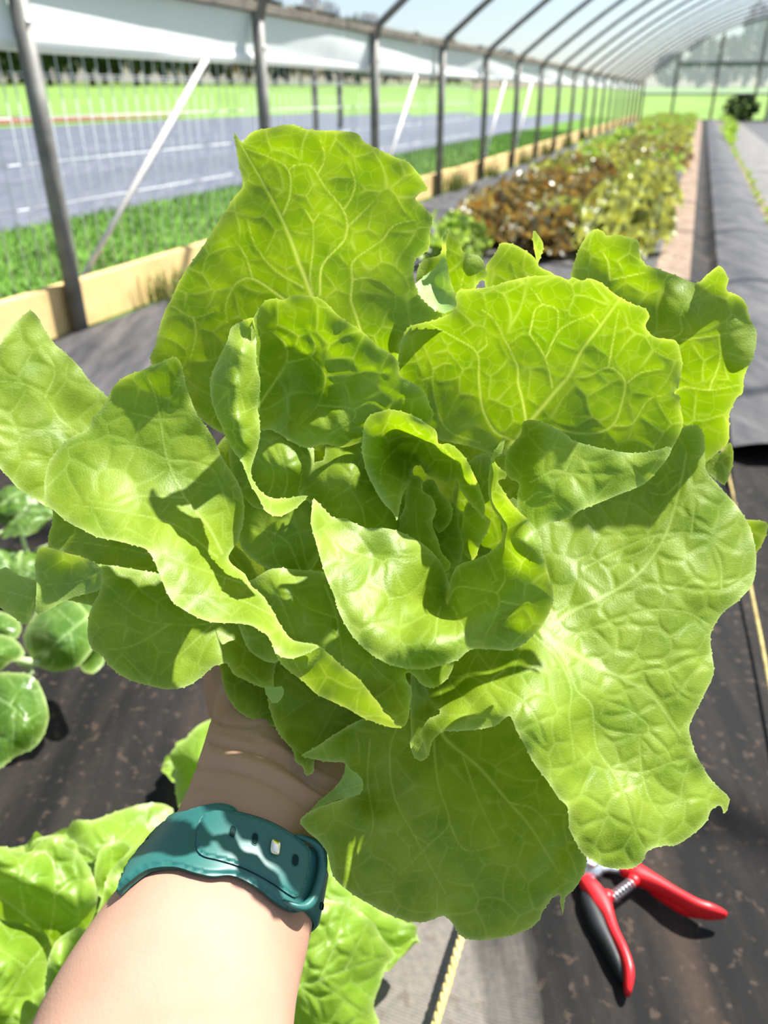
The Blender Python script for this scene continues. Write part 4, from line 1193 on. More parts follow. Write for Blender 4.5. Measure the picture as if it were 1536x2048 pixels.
# wrist creases and tendon folds
disp = np.zeros(nv_)
for line, w, amt in (('418,1486 455,1492 500,1500 545,1516 590,1545 640,1585 690,1612', 4.5, -0.0011), ('392,1538 440,1536 490,1548 540,1566 590,1598 630,1630', 4.0, -0.0008),
                     ('425,1440 450,1448 480,1452 520,1450', 4.0, -0.0007), ('540,1505 585,1530 630,1565 680,1585', 4.0, -0.0009), ('430,1462 480,1470 540,1490', 4, -0.0004),
                     ('420,1512 480,1520 540,1540 600,1575 650,1605', 9, 0.0009), ('520,1478 580,1510 640,1550 690,1575', 8, 0.0008), ('380,1575 440,1580 500,1596', 4, -0.0004)):
    d_, t_ = seg_dist(pp, crom([k[:2] for k in parse(line)], 10))
    disp += np.where(front, 1.7 * amt * np.exp(-(d_ / w) ** 2), 0)
co += nn * disp[:, None]
arm_me.vertices.foreach_set('co', co.ravel())
arm_me.polygons.foreach_set('use_smooth', [True] * len(arm_me.polygons))
arm_me.update()
m, t, p = new_mat('skin')
tc = nd(t, 'TexCoord')
n1 = nd(t, 'TexNoise', Scale=28.0, Detail=4.0); t.links.new(tc.outputs['Object'], n1.inputs['Vector'])
n2 = nd(t, 'TexVoronoi', Scale=900.0); t.links.new(tc.outputs['Object'], n2.inputs['Vector'])
c = ramp(t, n1.outputs['Fac'], [(0.3, (0.36, 0.20, 0.138)), (0.7, (0.415, 0.247, 0.178))])
n3 = nd(t, 'TexNoise', Scale=260.0, Detail=2.0); t.links.new(tc.outputs['Object'], n3.inputs['Vector'])
fr = nd(t, 'MapRange', **{'From Min': 0.74, 'From Max': 0.80, 'To Min': 0.0, 'To Max': 0.25}); t.links.new(n3.outputs['Fac'], fr.inputs['Value'])
c = mixc(t, fr.outputs[0], c, (0.40, 0.2, 0.13))
t.links.new(c, p.inputs['Base Color'])
p.inputs['Roughness'].default_value = 0.62
p.inputs['Specular IOR Level'].default_value = 0.22
p.inputs['Subsurface Weight'].default_value = 0.25
p.inputs['Subsurface Radius'].default_value = (0.008, 0.003, 0.0015)
p.inputs['Subsurface Scale'].default_value = 0.6
b = nd(t, 'Bump', Strength=0.12, Distance=0.0006); t.links.new(n2.outputs['Distance'], b.inputs['Height']); t.links.new(b.outputs['Normal'], p.inputs['Normal'])
arm_me.materials.clear(); arm_me.materials.append(m)
person = bpy.data.objects.new('person', arm_me); COL.objects.link(person)
tag(person, 'bare forearm and hand reaching in to grip the lettuce from below', 'person')

# ------------------------------------------------------------------ watch strap round the wrist
# inverse map: pixel -> (index along arm, angle) on the lens side
ii, tt = np.meshgrid(np.arange(8, NA - 8, 0.5), np.linspace(0.02, math.pi - 0.02, 120), indexing='ij')
samp = np.array([arm_pt(a, b_, 0.002) for a, b_ in zip(ii.ravel(), tt.ravel())])
spx, _ = project(samp)
ii, tt = ii.ravel(), tt.ravel()


def on_arm(px, py, off):
    d = (spx[:, 0] - px) ** 2 + (spx[:, 1] - py) ** 2
    k = int(np.argmin(d))
    fi, th = float(ii[k]), float(tt[k])
    tgt = np.array([px, py])
    for _ in range(5):
        P3 = np.array([arm_pt(fi, th, 0.002), arm_pt(fi + 0.2, th, 0.002), arm_pt(fi, th + 0.01, 0.002)])
        q, _z = project(P3)
        J = np.stack([(q[1] - q[0]) / 0.2, (q[2] - q[0]) / 0.01], 1)
        r_ = tgt - q[0]
        st = np.linalg.solve(J.T @ J + np.diag([0.5, 20.0]), J.T @ r_)
        fi += float(np.clip(st[0], -2, 2)); th += float(np.clip(st[1], -0.15, 0.15))
        th = min(max(th, -0.25), math.pi + 0.25)
    return arm_pt(fi, th, off)


M['strap'] = plain('teal_rubber', (0.020, 0.110, 0.100), 0.40, 0.05, 40, 0.4, 0.0, 0.0, 0.05)
M['hole'] = plain('dark_hole', (0.01, 0.028, 0.027), 0.8, 0.05, 40, 0.1)
M['pin'] = plain('polished_pin', (0.80, 0.74, 0.60), 0.16, 0.04, 20, 0.5, 0.0, 1.0)
watch = thing('wrist_watch', 'teal green rubber watch strap with metal pin round the wrist', 'watch', Vector(arm_pt(NA * 0.5, math.pi / 2, 0.0)))
bpy.context.view_layer.update()
WM = watch.matrix_world.inverted()


def wpart(o, parent=None):
    o.parent = parent or watch
    o.matrix_parent_inverse = WM if parent is None else parent.matrix_world.inverted()
    if parent is not None:
        bpy.context.view_layer.update()
        o.matrix_parent_inverse = parent.matrix_world.inverted()
    return o


def arm_patch(name, outline, h0, h1, mat, sp=5.0, round_px=9.0, holes=()):
    key = [k[:2] for k in parse(outline)]
    bnd = crom(key, sp, True)
    n = len(bnd)
    lo, hi = bnd.min(0), bnd.max(0)
    g = np.array([(x, y) for y in np.arange(lo[1], hi[1], sp) for x in np.arange(lo[0], hi[0], sp)])
    g = g[inside(bnd, g)]
    dmin = np.min(np.sqrt(((g[:, None] - bnd[None]) ** 2).sum(2)), axis=1)
    g = g[dmin > sp * 0.6]
    P = np.vstack([bnd, g])
    r = delaunay_2d_cdt([Vector(q) for q in P], [(i, (i + 1) % n) for i in range(n)], [], 1, 1e-4)
    v2 = np.array([tuple(q) for q in r[0]])
    ed = np.min(np.sqrt(((v2[:, None] - bnd[None]) ** 2).sum(2)), axis=1)
    s = np.clip(ed / round_px, 0, 1)
    hh = h1 - (h1 - h0) * 0.45 * (1 - np.sqrt(1 - (1 - s) ** 2))
    V = [on_arm(q[0], q[1], h) for q, h in zip(v2, hh)]
    Fc = [tuple(f) for f in r[2]]
    # side wall down to h0
    bi = [i for i in range(len(v2)) if ed[i] < 1e-3]
    idx = {}
    order = []
    for q in bnd:
        order.append(int(np.argmin(((v2 - q) ** 2).sum(1))))
    base = len(V)
    for q in bnd:
        V.append(on_arm(q[0], q[1], h0))
    for i in range(n):
        a, b_ = order[i], order[(i + 1) % n]
        Fc.append((a, b_, base + (i + 1) % n, base + i))
    return mesh_obj(name, V, Fc, mat)


# band round the whole wrist
c_hi, c_lo = on_arm(500, 1640, 0), on_arm(500, 1760, 0)


def idx_of(px, py):
    d = (spx[:, 0] - px) ** 2 + (spx[:, 1] - py) ** 2
    k = int(np.argmin(d)); return float(ii[k])


I1, I0 = idx_of(490, 1640), idx_of(500, 1758)
V, Fc = [], []
NT, prof = 96, [(0.0, 0.0004), (0.02, 0.0016), (0.08, 0.0024), (0.5, 0.0026), (0.92, 0.0024), (0.98, 0.0016), (1.0, 0.0004)]
for k in range(NT):
    th = 2 * math.pi * k / NT
    for s, off in prof:
        V.append(arm_pt(I0 + (I1 - I0) * s, th, off))
m_ = len(prof)
for k in range(NT):
    for j in range(m_ - 1):
        a = k * m_ + j; b_ = ((k + 1) % NT) * m_ + j
        Fc.append((a, b_, b_ + 1, a + 1))
band = wpart(mesh_obj('strap', V, Fc, M['strap']))
front_ = wpart(arm_patch('strap_front', '236,1788 250,1750 267,1717 286,1690 311,1662 341,1640 381,1621 425,1609 450,1609 470,1617 482,1632 530,1658 590,1688 630,1699 637,1722 630,1765 614,1803 602,1821 584,1825 562,1815 531,1791 500,1768 462,1752 425,1754 390,1747 350,1736 300,1741 262,1766', 0.0008, 0.0046, M['strap'], 5.0, 10.0))
tail_px = '402,1655 412,1637 430,1628 462,1628 500,1636 540,1650 580,1673 604,1692 612,1708 609,1735 600,1768 590,1788 580,1795 566,1788 540,1770 505,1750 470,1735 435,1725 410,1719 398,1708 396,1690'
plate = wpart(arm_patch('strap_tail', tail_px, 0.0040, 0.0063, M['strap'], 5.0, 7.0))
gap = crom([tuple(on_arm(x, y, 0.0042)) for x, y in [k[:2] for k in parse(tail_px)] + [(402, 1655)]], 0.0015)
wpart(tube('gap_shadow_line', gap, 0.00055, M['hole'], None, 6), plate)  # thin dark tube painted as the shade in the seam round the tail
pts = [on_arm(x, y, o_) for x, y, o_ in ((585, 1674, .0050), (606, 1683, .0062), (624, 1699, .0068), (627, 1725, .0070), (620, 1762, .0072), (608, 1796, .0068), (596, 1812, .0064), (580, 1813, .0058), (560, 1803, .0046))]
kc = crom([tuple(q) for q in pts], 0.0012)
kr = [0.0019 * min(1, 0.35 + 0.65 * min(i, len(kc) - 1 - i) / 9) for i in range(len(kc))]
wpart(tube('keeper_loop', kc, kr, M['strap'], None, 12))


def lozenge(name, cx, cy, sx, sy, layers, mat, par_, skew=0.15, e=0.55, n=28):
    cap = name != 'hole_rim'
    V, Fc = [], []
    for h, s in layers:
        for k in range(n):
            q = 2 * math.pi * k / n
            x = math.copysign(abs(math.cos(q)) ** e, math.cos(q)) * sx * s
            y = math.copysign(abs(math.sin(q)) ** e, math.sin(q)) * sy * s
            V.append(on_arm(cx + x - skew * y, cy + y + 0.35 * x, h))
    for l in range(len(layers) - 1):
        for k in range(n):
            a_, b_ = l * n + k, l * n + (k + 1) % n
            Fc.append((a_, b_, b_ + n, a_ + n))
    if cap:
        Fc.append(tuple((len(layers) - 1) * n + k for k in range(n)))
    return wpart(mesh_obj(name, V, Fc, mat), par_)


for cx, cy in ((466, 1671), (507, 1684), (580, 1723)):
    lozenge('strap_hole', cx, cy, 5.2, 10.5, [(0.0058, 1.0), (0.00645, 1.0), (0.0065, 0.9)], M['hole'], plate, 0.15, 0.7)
    lozenge('hole_rim', cx, cy, 6.2, 11.5, [(0.0060, 1.12), (0.00648, 1.1), (0.00660, 1.0), (0.0062, 0.9)], M['strap'], plate, 0.15, 0.7)
lozenge('metal_pin', 543, 1700, 9.5, 15.5, [(0.0058, 0.95), (0.0070, 1.0), (0.0078, 0.95), (0.0084, 0.80), (0.0087, 0.5), (0.0088, 0.2)], M['pin'], plate)
for cx, cy in ((628, 1783), (640, 1811)):
    lozenge('strap_hole', cx, cy, 2.8, 8.0, [(0.0022, 1.0), (0.0030, 1.0), (0.0031, 0.9)], M['hole'], band, 0.1, 0.7)
# watch case on the back of the wrist
cI = (I0 + I1) / 2
V, Fc = [], []
for lay, (off, sc) in enumerate(((0.002, 0.92), (0.004, 1.0), (0.010, 1.0), (0.012, 0.9))):
    for k in range(24):
        q = 2 * math.pi * k / 24
        x = math.copysign(abs(math.cos(q)) ** 0.5, math.cos(q)); y = math.copysign(abs(math.sin(q)) ** 0.5, math.sin(q))
        V.append(arm_pt(cI + (I1 - I0) * 0.75 * y * sc, 1.5 * math.pi + 0.62 * x * sc, off))
for lay in range(3):
    for k in range(24):
        a, b_ = lay * 24 + k, lay * 24 + (k + 1) % 24
        Fc.append((a, b_, b_ + 24, a + 24))
Fc.append(tuple(range(72, 96)))
M['case'] = plain('dark_watch_case', (0.05, 0.05, 0.055), 0.25, 0.05, 30, 0.5, 0.0, 0.6)
wpart(mesh_obj('watch_case', V, Fc, M['case']))
# ------------------------------------------------------------------ plants growing in the ground
M['ground_lettuce'] = leaf_material('young_lettuce_leaf', (0.16, 0.29, 0.012), (0.27, 0.41, 0.04), (0.24, 0.42, 0.0), (0.38, 0.56, 0.005), (0.42, 0.55, 0.16), (0.7, 0.85, 0.15), (0.4, 0.55, 0.2), 0.42, 0.4, 6.0, 0.3)
M['red_leaf'] = leaf_material('red_leaf_lettuce', (0.040, 0.014, 0.018), (0.13, 0.05, 0.030), (0.16, 0.045, 0.015), (0.30, 0.14, 0.02), (0.30, 0.30, 0.08), (0.5, 0.4, 0.08), (0.3, 0.2, 0.1), 0.35, 0.3, 5.0, 0.3)
M['olive_leaf'] = leaf_material('half_red_leaf_lettuce', (0.085, 0.09, 0.014), (0.24, 0.23, 0.05), (0.24, 0.21, 0.01), (0.38, 0.38, 0.02), (0.5, 0.55, 0.2), (0.7, 0.75, 0.2), (0.4, 0.4, 0.2), 0.40, 0.3, 5.0, 0.3)
M['green_leaf'] = leaf_material('green_leaf_lettuce', (0.07, 0.16, 0.01), (0.17, 0.30, 0.025), (0.19, 0.35, 0.0), (0.30, 0.46, 0.01), (0.5, 0.6, 0.2), (0.7, 0.85, 0.2), (0.4, 0.5, 0.2), 0.42, 0.35, 5.0, 0.3)
M['tatsoi_leaf'] = leaf_material('cupped_green_leaf', (0.045, 0.12, 0.01), (0.12, 0.23, 0.02), (0.14, 0.27, 0.0), (0.25, 0.38, 0.01), (0.42, 0.55, 0.22), (0.6, 0.75, 0.2), (0.4, 0.5, 0.25), 0.35, 0.3, 4.0, 0.35)
M['petiole'] = plain('pale_leaf_stalk', (0.52, 0.62, 0.30), 0.45, 0.12, 30, 0.4)


def rosette_leaf(seed, length, width, lift0, lift1, cup=0.25, ruffle=0.05, nu=18, nv=22, shape=0.55, petiole=0.0, pillow=0.0, tipcurl=0.0):
    """one leaf growing from the origin along +x; lift angles from the ground at base and tip"""
    r = np.random.RandomState(seed)
    v = np.linspace(0, 1, nv); u = np.linspace(-1, 1, nu)
    ang = lift0 + (lift1 - lift0) * v + tipcurl * v ** 4
    ds = length / (nv - 1)
    cx = np.concatenate([[0], np.cumsum(np.cos(ang[:-1]) * ds)])
    cz = np.concatenate([[0], np.cumsum(np.sin(ang[:-1]) * ds)])
    vv = np.clip((v - petiole) / (1 - petiole), 0, 1)
    w = width * 0.5 * np.maximum(np.sin(math.pi * np.clip(0.06 + 0.90 * vv ** 0.85, 0, 1)), 0.02) ** shape
    w = np.where(v < petiole, width * 0.06, w)
    U, Vv = np.meshgrid(u, v)
    ph = r.uniform(0, 6.28, 6)
    Wd = w[:, None] * (1 + 0.07 * np.sin(Vv * 9 + ph[0] + U * 2) + 0.04 * np.sin(Vv * 23 + ph[1]))
    y = U * Wd
    nz = cup * width * 0.5 * (np.abs(U) ** 2) * (0.3 + 0.7 * Vv)
    rf = ruffle * length * (np.abs(U) ** 2.2 * np.minimum(1, Vv * 2.5) + 0.6 * Vv ** 6)
    nz = nz + rf * (np.sin(Vv * 13 + ph[2] + np.sign(U) * 1.3) + 0.6 * np.sin(Vv * 27 + U * 5 + ph[3]))
    if pillow:
        nz = nz + pillow * np.abs(np.sin(U * 5.5 + ph[4] + Vv * 3)) * np.abs(np.sin(Vv * 11 + ph[5] + 3 * np.abs(U))) * (1 - U ** 4)
    nz = nz + 0.10 * width * np.sin(Vv * 3 + ph[4]) * U * 0.5
    sx, sz = -np.sin(ang)[:, None], np.cos(ang)[:, None]
    X = cx[:, None] + nz * sx - 0.10 * length * (np.abs(U) ** 2) * (Vv > petiole) * Vv ** 3
    Z = cz[:, None] + nz * sz
    P = np.stack([X, y, Z], 2).reshape(-1, 3)
    vein = np.exp(-(U * Wd / (0.035 * width * (1.25 - Vv))) ** 2)
    for k in range(1, 6):
        off = np.abs(U) * Wd * 1.0 - (Vv - k / 7.0) * length * 0.9
        vein = np.maximum(vein, 0.7 * np.exp(-(off / (0.016 * width)) ** 2) * (Vv > k / 7.0))
    edge = np.clip(np.maximum(np.abs(U) ** 8, Vv ** 14), 0, 1) * 0.5
    Fc = []
    for i in range(nv - 1):
        for j in range(nu - 1):
            a = i * nu + j
            Fc.append((a, a + 1, a + nu + 1, a + nu))
    uv = np.stack([Vv.ravel() * length * 30 + seed, U.ravel() * width * 15], 1)
    return P, Fc, vein.ravel(), edge.ravel(), uv


def leaf_mesh(name, parts, mat):
    """parts: list of (P, F, vein, edge, uv) merged in one mesh"""
    me = bpy.data.meshes.new(name)
    V, Fc, vn, ed, uv = [], [], [], [], []
    k = 0
    for P, f, a, b, c in parts:
        V.append(P); Fc += [tuple(i + k for i in q) for q in f]; k += len(P)
        vn.append(a); ed.append(b); uv.append(c)
    V = np.vstack(V); uv = np.vstack(uv)
    me.from_pydata(V.tolist(), [], Fc)
    me.polygons.foreach_set('use_smooth', [True] * len(me.polygons))
    for nm, arr in (('vein', np.concatenate(vn)), ('edge', np.concatenate(ed)), ('under', np.zeros(len(V)))):
        at_ = me.attributes.new(nm, 'FLOAT', 'POINT')
        at_.data.foreach_set('value', arr.astype(np.float32))
    li = np.empty(len(me.loops), np.int32)
    me.loops.foreach_get('vertex_index', li)
    l = me.uv_layers.new(name='leaf_uv')
    l.data.foreach_set('uv', uv[li].astype(np.float32).ravel())
    me.materials.append(mat)
    me.update()
    return me


def rot_part(p, az, tilt=0.0, off=(0, 0, 0), s=1.0):
    P, f, a, b, c = p
    ca, sa = math.cos(az), math.sin(az)
    R = np.array([[ca, -sa, 0], [sa, ca, 0], [0, 0, 1]])
    return (P * s @ R.T + np.array(off), f, a, b, c)


def place_leaf(me, parent, az, scale=1.0, off=(0, 0, 0), roll=0.0, name='leaf'):
    o = bpy.data.objects.new(name, me)
    COL.objects.link(o)
    o.parent = parent
    o.rotation_euler = (roll, 0, az)
    o.scale = (scale,) * 3
    o.location = off
    return o


# butterheads still in the ground, each leaf a part
bl = []
for s in range(5):
    bl.append((leaf_mesh('leaf', [rosette_leaf(50 + s, 0.15, 0.135, 0.55, 0.10, 0.28, 0.035, 34, 40, 0.5, 0.0, 0.004, -0.3)], M['ground_lettuce']),
               leaf_mesh('leaf', [rosette_leaf(60 + s, 0.125, 0.115, 1.05, 0.75, 0.40, 0.035, 34, 40, 0.5, 0.0, 0.004, -0.6)], M['ground_lettuce']),
               leaf_mesh('leaf', [rosette_leaf(70 + s, 0.095, 0.085, 1.35, 1.35, 0.65, 0.04, 30, 36, 0.5, 0.0, 0.003, 0.3)], M['ground_lettuce'])))


def butterhead(px, py, label, size=1.0, seed=0, rot=0.0, counts=(6, 6, 5)):
    r = random.Random(seed)
    t = thing('growing_lettuce', label, 'lettuce', ground_at(px, py), 'young lettuces in the near bed')
    for ring, n in enumerate(counts):
        for i in range(n):
            az = rot + 2 * math.pi * (i + 0.5 * ring) / n + r.uniform(-0.2, 0.2)
            place_leaf(bl[r.randrange(5)][ring], t, az, size * r.uniform(0.9, 1.12), (0, 0, 0.004 + 0.006 * ring), r.uniform(-0.15, 0.15))
    return t


def traced_plant(name, base_px, label, cat, group, mat, leaves, part='leaf'):
    t = thing(name, label, cat, ground_at(*base_px), group)
    bpy.context.view_layer.update()
    inv = t.matrix_world.inverted()
    for i, (outl, inn, veins, sd_) in enumerate(leaves):
        o = build_leaf(part, [leaf_piece(outl, inn, veins, cell=46, pillow=0.45, seed=sd_, spacing=4.5, ruffle=0.25)], M[mat], t)
        o.matrix_parent_inverse = inv
    return t


g1 = traced_plant('growing_lettuce', (85, 1900), 'pale green lettuce growing left of the forearm at the bottom left corner', 'lettuce', 'young lettuces in the near bed', 'ground_lettuce', [
    ('133,1668,33 140,1650 152,1640,33 185,1641 240,1622,35 290,1608 330,1608,36 348,1625,36 330,1690,34 290,1740,31 240,1760,29 200,1720,30 160,1690,31', '240,1670,32', [(3.5, 2, '250,1750 230,1690 200,1655'), (3, 2, '230,1690 280,1640')], 201),
    ('-60,1740,21 -30,1708 0,1694,22 30,1702 60,1706,24 76,1690 106,1674,25 128,1690 152,1708,25 176,1730 190,1762,24 194,1800,23 182,1850 150,1890,25 110,1900,27 60,1880,27 0,1840,26 -60,1810,25', '60,1770,22 120,1750,24 40,1820,25 130,1830,24', [(5, 2.5, '110,1890 60,1840 0,1795 -40,1775'), (3.5, 2, '100,1870 110,1790 105,1700'), (3, 2, '50,1830 40,1760 55,1715'), (3, 2, '108,1790 150,1760 180,1765')], 202),
    ('-60,1820,23 0,1838,23 50,1850,24 95,1880,25 100,1930,24 92,1990,22 70,2040,20 20,2080,19 -60,2090,19', '20,1920,19.5 60,1960,21 0,2000,18.5', [(4, 2, '90,1890 50,1940 10,2010'), (3, 2, '55,1935 0,1900 -40,1890')], 203),
    ('150,1857,20 178,1863 188,1880,20.5 170,1905 148,1935,20 125,1965 106,2010,19 95,2050,18 90,1990,18.5 93,1950 97,1915,19 115,1880', '120,1930,18.2', [(3, 2, '100,2030 120,1950 160,1880')], 204),
    ('288,1690,28 262,1700,27 240,1722 222,1742,26 206,1790,25 192,1850,24 200,1880,25 250,1850,27 300,1780,29 320,1710,30', '240,1790,24.5', [(3.5, 2, '230,1860 240,1780 275,1705')], 205),
    ('262,1698,30 240,1684 215,1688,29 196,1705,28 188,1760,27 210,1800,28 250,1770,30', '', [(3, 2, '215,1790 225,1700')], 206),
    ('-60,2010,22 0,1998,21 25,2010 36,2030,20 42,2080,19 -60,2100,20', '', [], 207)])
g2 = traced_plant('growing_lettuce', (640, 1930), 'pale green lettuce growing right of the watch below the held lettuce', 'lettuce', 'young lettuces in the near bed', 'ground_lettuce', [
    ('640,1740,27 660,1748 690,1770,28 722,1792 762,1820,29 800,1843 832,1850,30 827,1880,30 800,1902 770,1898,29 700,1900,28 620,1860,27', '720,1840,26.5', [(4, 2, '620,1840 700,1850 790,1870'), (3, 2, '690,1848 700,1800')], 211),
    ('600,1790,22 640,1797 692,1808,23 740,1838 768,1880,25 792,1912,26 772,1934 761,1970,25 748,2010 758,2060,24 740,2120,23 600,2130,21 560,2000,20 570,1870,21', '680,1880,21.5 660,1960,20.5 730,1950,23.5 700,2040,21.5', [(5, 2.5, '560,1980 640,1960 720,1930 780,1912'), (3.5, 2, '640,1960 670,1890 690,1815'), (3.5, 2, '690,1942 720,1880 735,1845'), (3.5, 2, '640,1962 700,2010 745,2040'), (3, 2, '600,1970 640,2060')], 212)])
g3 = traced_plant('growing_lettuce', (440, 1560), 'pale green lettuce showing past the left side of the wrist', 'lettuce', 'young lettuces in the near bed', 'ground_lettuce', [
    ('450,1430,41 415,1443,41 392,1455 372,1475,40 340,1507,39 350,1540,39 352,1590,38 362,1620,37 430,1620,38 500,1540,40 490,1450,42', '390,1520,37', [(4, 2, '430,1610 400,1530 365,1500'), (3, 2, '400,1530 410,1470')], 221),
    ('480,1450,43 540,1440,43 600,1480,42 600,1580,40 520,1620,38 440,1600,38 440,1520,40', '520,1530,39', [(4, 2, '470,1600 520,1520 560,1460')], 222)])
for t_, (bx, by), n, s_, h_ in ((g1, (85, 1900), 9, 0.62, 0.0), (g2, (640, 1930), 9, 0.55, 0.0), (g3, (440, 1560), 8, 0.42, 0.0)):
    r = random.Random(bx)
    for i in range(n):
        place_leaf(bl[r.randrange(5)][0 if i < 5 else 1], t_, 2 * math.pi * i / n * (1 if i < 5 else 1.7), s_ * r.uniform(0.8, 1.1), (0, 0, 0.004), r.uniform(-0.2, 0.2))

# leafy plants with cupped leaves on stalks at the left
tl = [leaf_mesh('leaf_blade', [rosette_leaf(80 + s, 0.085, 0.085, 0.9 - 0.25 * s, -0.2 - 0.2 * s, -0.35, 0.012, 26, 30, 0.55, 0.0, 0.004, -0.3)], M['tatsoi_leaf']) for s in range(4)]


def stalk_plant(px, py, label, leaves, seed):
    r = random.Random(seed)
    base = ground_at(px, py)
    t = thing('leafy_plant', label, 'plant', base, 'cupped leaf plants at the left')
    for (az, rad, h, s) in leaves:
        tipx, tipy = math.cos(az) * rad, math.sin(az) * rad
        tube('leaf_stalk', [(0, 0, 0), (tipx * 0.4, tipy * 0.4, h * 0.65), (tipx, tipy, h)], [0.004, 0.0032, 0.0024], M['petiole'], t, 8)
        place_leaf(tl[r.randrange(4)], t, az, s, (tipx, tipy, h), r.uniform(-0.3, 0.3), 'leaf_blade')
    return t


D = math.radians
tp = traced_plant('leafy_plant', (40, 1330), 'cupped dark green leafy plant at the left edge below the held lettuce', 'plant', 'cupped leaf plants at the left', 'tatsoi_leaf', [
    ('60,1243,53 47,1275,52 55,1302 75,1330,50 100,1343,49 130,1341,49 156,1331 176,1310,50 187,1288,51 182,1240,53 150,1200,55 110,1188,56 78,1212,55', '110,1270,48.5 140,1300,48 80,1290,50', [(4, 2, '180,1230 140,1262 100,1300 80,1325'), (3, 2, '140,1262 150,1320'), (3, 2, '115,1285 75,1265'), (3, 2, '150,1250 110,1215')], 231),
    ('-60,1350,42 -20,1346 20,1344,41 55,1348 76,1365,41 92,1400 98,1436,40 87,1470 66,1496,38 30,1514 0,1538,36 -60,1560,35', '30,1420,37.5 60,1440,37.5 20,1480,36.5', [(4.5, 2, '-40,1380 20,1410 70,1460'), (3, 2, '20,1410 50,1365'), (3, 2, '30,1420 25,1500'), (3, 2, '50,1440 90,1420')], 232),
    ('-60,1268,50 -20,1268 12,1272,48 35,1284 48,1306,47 38,1318 20,1325,45 -20,1360,44 -60,1380,44', '0,1300,44.5', [(3, 2, '-50,1330 0,1300 35,1290')], 233),
    ('-50,1226,58 0,1222,57 30,1236,56 42,1256 30,1276,54 0,1284,54 -50,1290,54', '0,1250,54', [(3, 2, '-40,1270 20,1245')], 234),
    ('130,1200,58 170,1192,57 200,1210,57 214,1260,55 210,1320,53 190,1345,52 165,1340,52 150,1290,54', '180,1270,51.5', [(3, 2, '160,1330 180,1260 190,1210')], 235)], 'leaf_blade')
for q in (((60, 1335), (40, 1322), (85, 1328), 0.80), ((60, 1335), (120, 1215), (170, 1225), 0.86), ((60, 1345), (0, 1400), (20, 1380), 0.78)):
    pts = [ground_at(*q[0], 0.01), at(*q[1], q[3]), at(*q[2], q[3] + 0.005)]
    parent_keep(tube('leaf_stalk', crom([tuple(x) for x in pts], 0.01), 0.0045, M['petiole'], None, 8), tp)
stalk_plant(-50, 1130, 'cupped leafy plant with pale stalks at the left edge beside the far left lettuce leaf',
            [(D(0), 0.06, 0.06, 1.0), (D(-40), 0.06, 0.05, 0.95), (D(50), 0.05, 0.07, 0.9), (D(90), 0.04, 0.06, 0.9), (D(-80), 0.06, 0.06, 1.0)], 6)
stalk_plant(60, 1130, 'small cupped leafy plant under the folded tip of the dark lower lettuce leaf',
            [(D(200), 0.05, 0.04, 0.8), (D(-70), 0.05, 0.05, 0.85), (D(-20), 0.05, 0.045, 0.75), (D(120), 0.05, 0.05, 0.8)], 7)

# loose leaf lettuces down the row
row = {}
for key, n in (('red_leaf', 4), ('olive_leaf', 3), ('green_leaf', 3)):
    row[key] = []
    for s in range(n):
        parts = []
        r = random.Random(s * 7 + n)
        for ring, (cnt, L_, Wd, l0, l1) in enumerate(((7, 0.17, 0.12, 0.5, 0.1), (7, 0.16, 0.11, 0.95, 0.5), (6, 0.14, 0.09, 1.3, 1.0))):
            for i in range(cnt):
                parts.append(rot_part(rosette_leaf(r.randrange(9999), L_ * r.uniform(0.85, 1.15), Wd, l0, l1, 0.15, 0.11, 9, 11, 0.45), 2 * math.pi * i / cnt + ring * 0.5 + r.uniform(-0.25, 0.25)))
        row[key].append(leaf_mesh('row_lettuce', parts, M[key]))
rr_ = random.Random(99)
names = {'red_leaf': ('red_leaf_lettuce', 'dark red loose leaf lettuce in the long row'), 'olive_leaf': ('red_leaf_lettuce', 'bronze and yellow-green loose leaf lettuce in the long row'), 'green_leaf': ('green_leaf_lettuce', 'green loose leaf lettuce in the long row')}
a = 3.05
while a < 23:
    for j, l in enumerate((-0.86, -0.56, -0.27)):
        if a < 3.5:
            key = 'green_leaf'
            if j != 0:
                key = 'red_leaf' if j == 1 else 'olive_leaf'
                if a < 3.2:
                    continue
        elif a < 5.6:
            key = rr_.choice((['red_leaf'], ['red_leaf'] * 4 + ['olive_leaf'], ['red_leaf'] * 2 + ['olive_leaf'] * 3)[j])
        elif a < 8.2:
            key = rr_.choice((['red_leaf', 'olive_leaf', 'green_leaf', 'green_leaf'], ['red_leaf'] * 4 + ['olive_leaf'], ['red_leaf'] * 3 + ['olive_leaf', 'green_leaf'])[j])
        elif a < 14:
            key = rr_.choice((['green_leaf'] * 4 + ['olive_leaf'], ['red_leaf', 'olive_leaf', 'green_leaf'], ['red_leaf', 'olive_leaf', 'olive_leaf'])[j])
        else:
            key = 'green_leaf' if rr_.random() < 0.7 else 'olive_leaf'
        o = bpy.data.objects.new(names[key][0], rr_.choice(row[key]))
        COL.objects.link(o)
        o.location = G(a + rr_.uniform(-0.05, 0.05), l + rr_.uniform(-0.04, 0.04), 0.012)
        o.rotation_euler = (0, 0, rr_.uniform(0, 6.28))
        s = rr_.uniform(1.15, 1.5) * (0.8 if a < 3.5 else 1)
        o.scale = (s, s, s)
        hk = max(0, min(18, int(round((a - 1.79) / 1.22))))
        tag(o, names[key][1].replace(' in the long row', '') + ' in the ' + ('left', 'middle', 'right')[j] + ' file beside the ' + ords[hk] + ' hoop', 'lettuce', names[key][1] + 's')
    a += 0.27 if a < 10 else 0.36
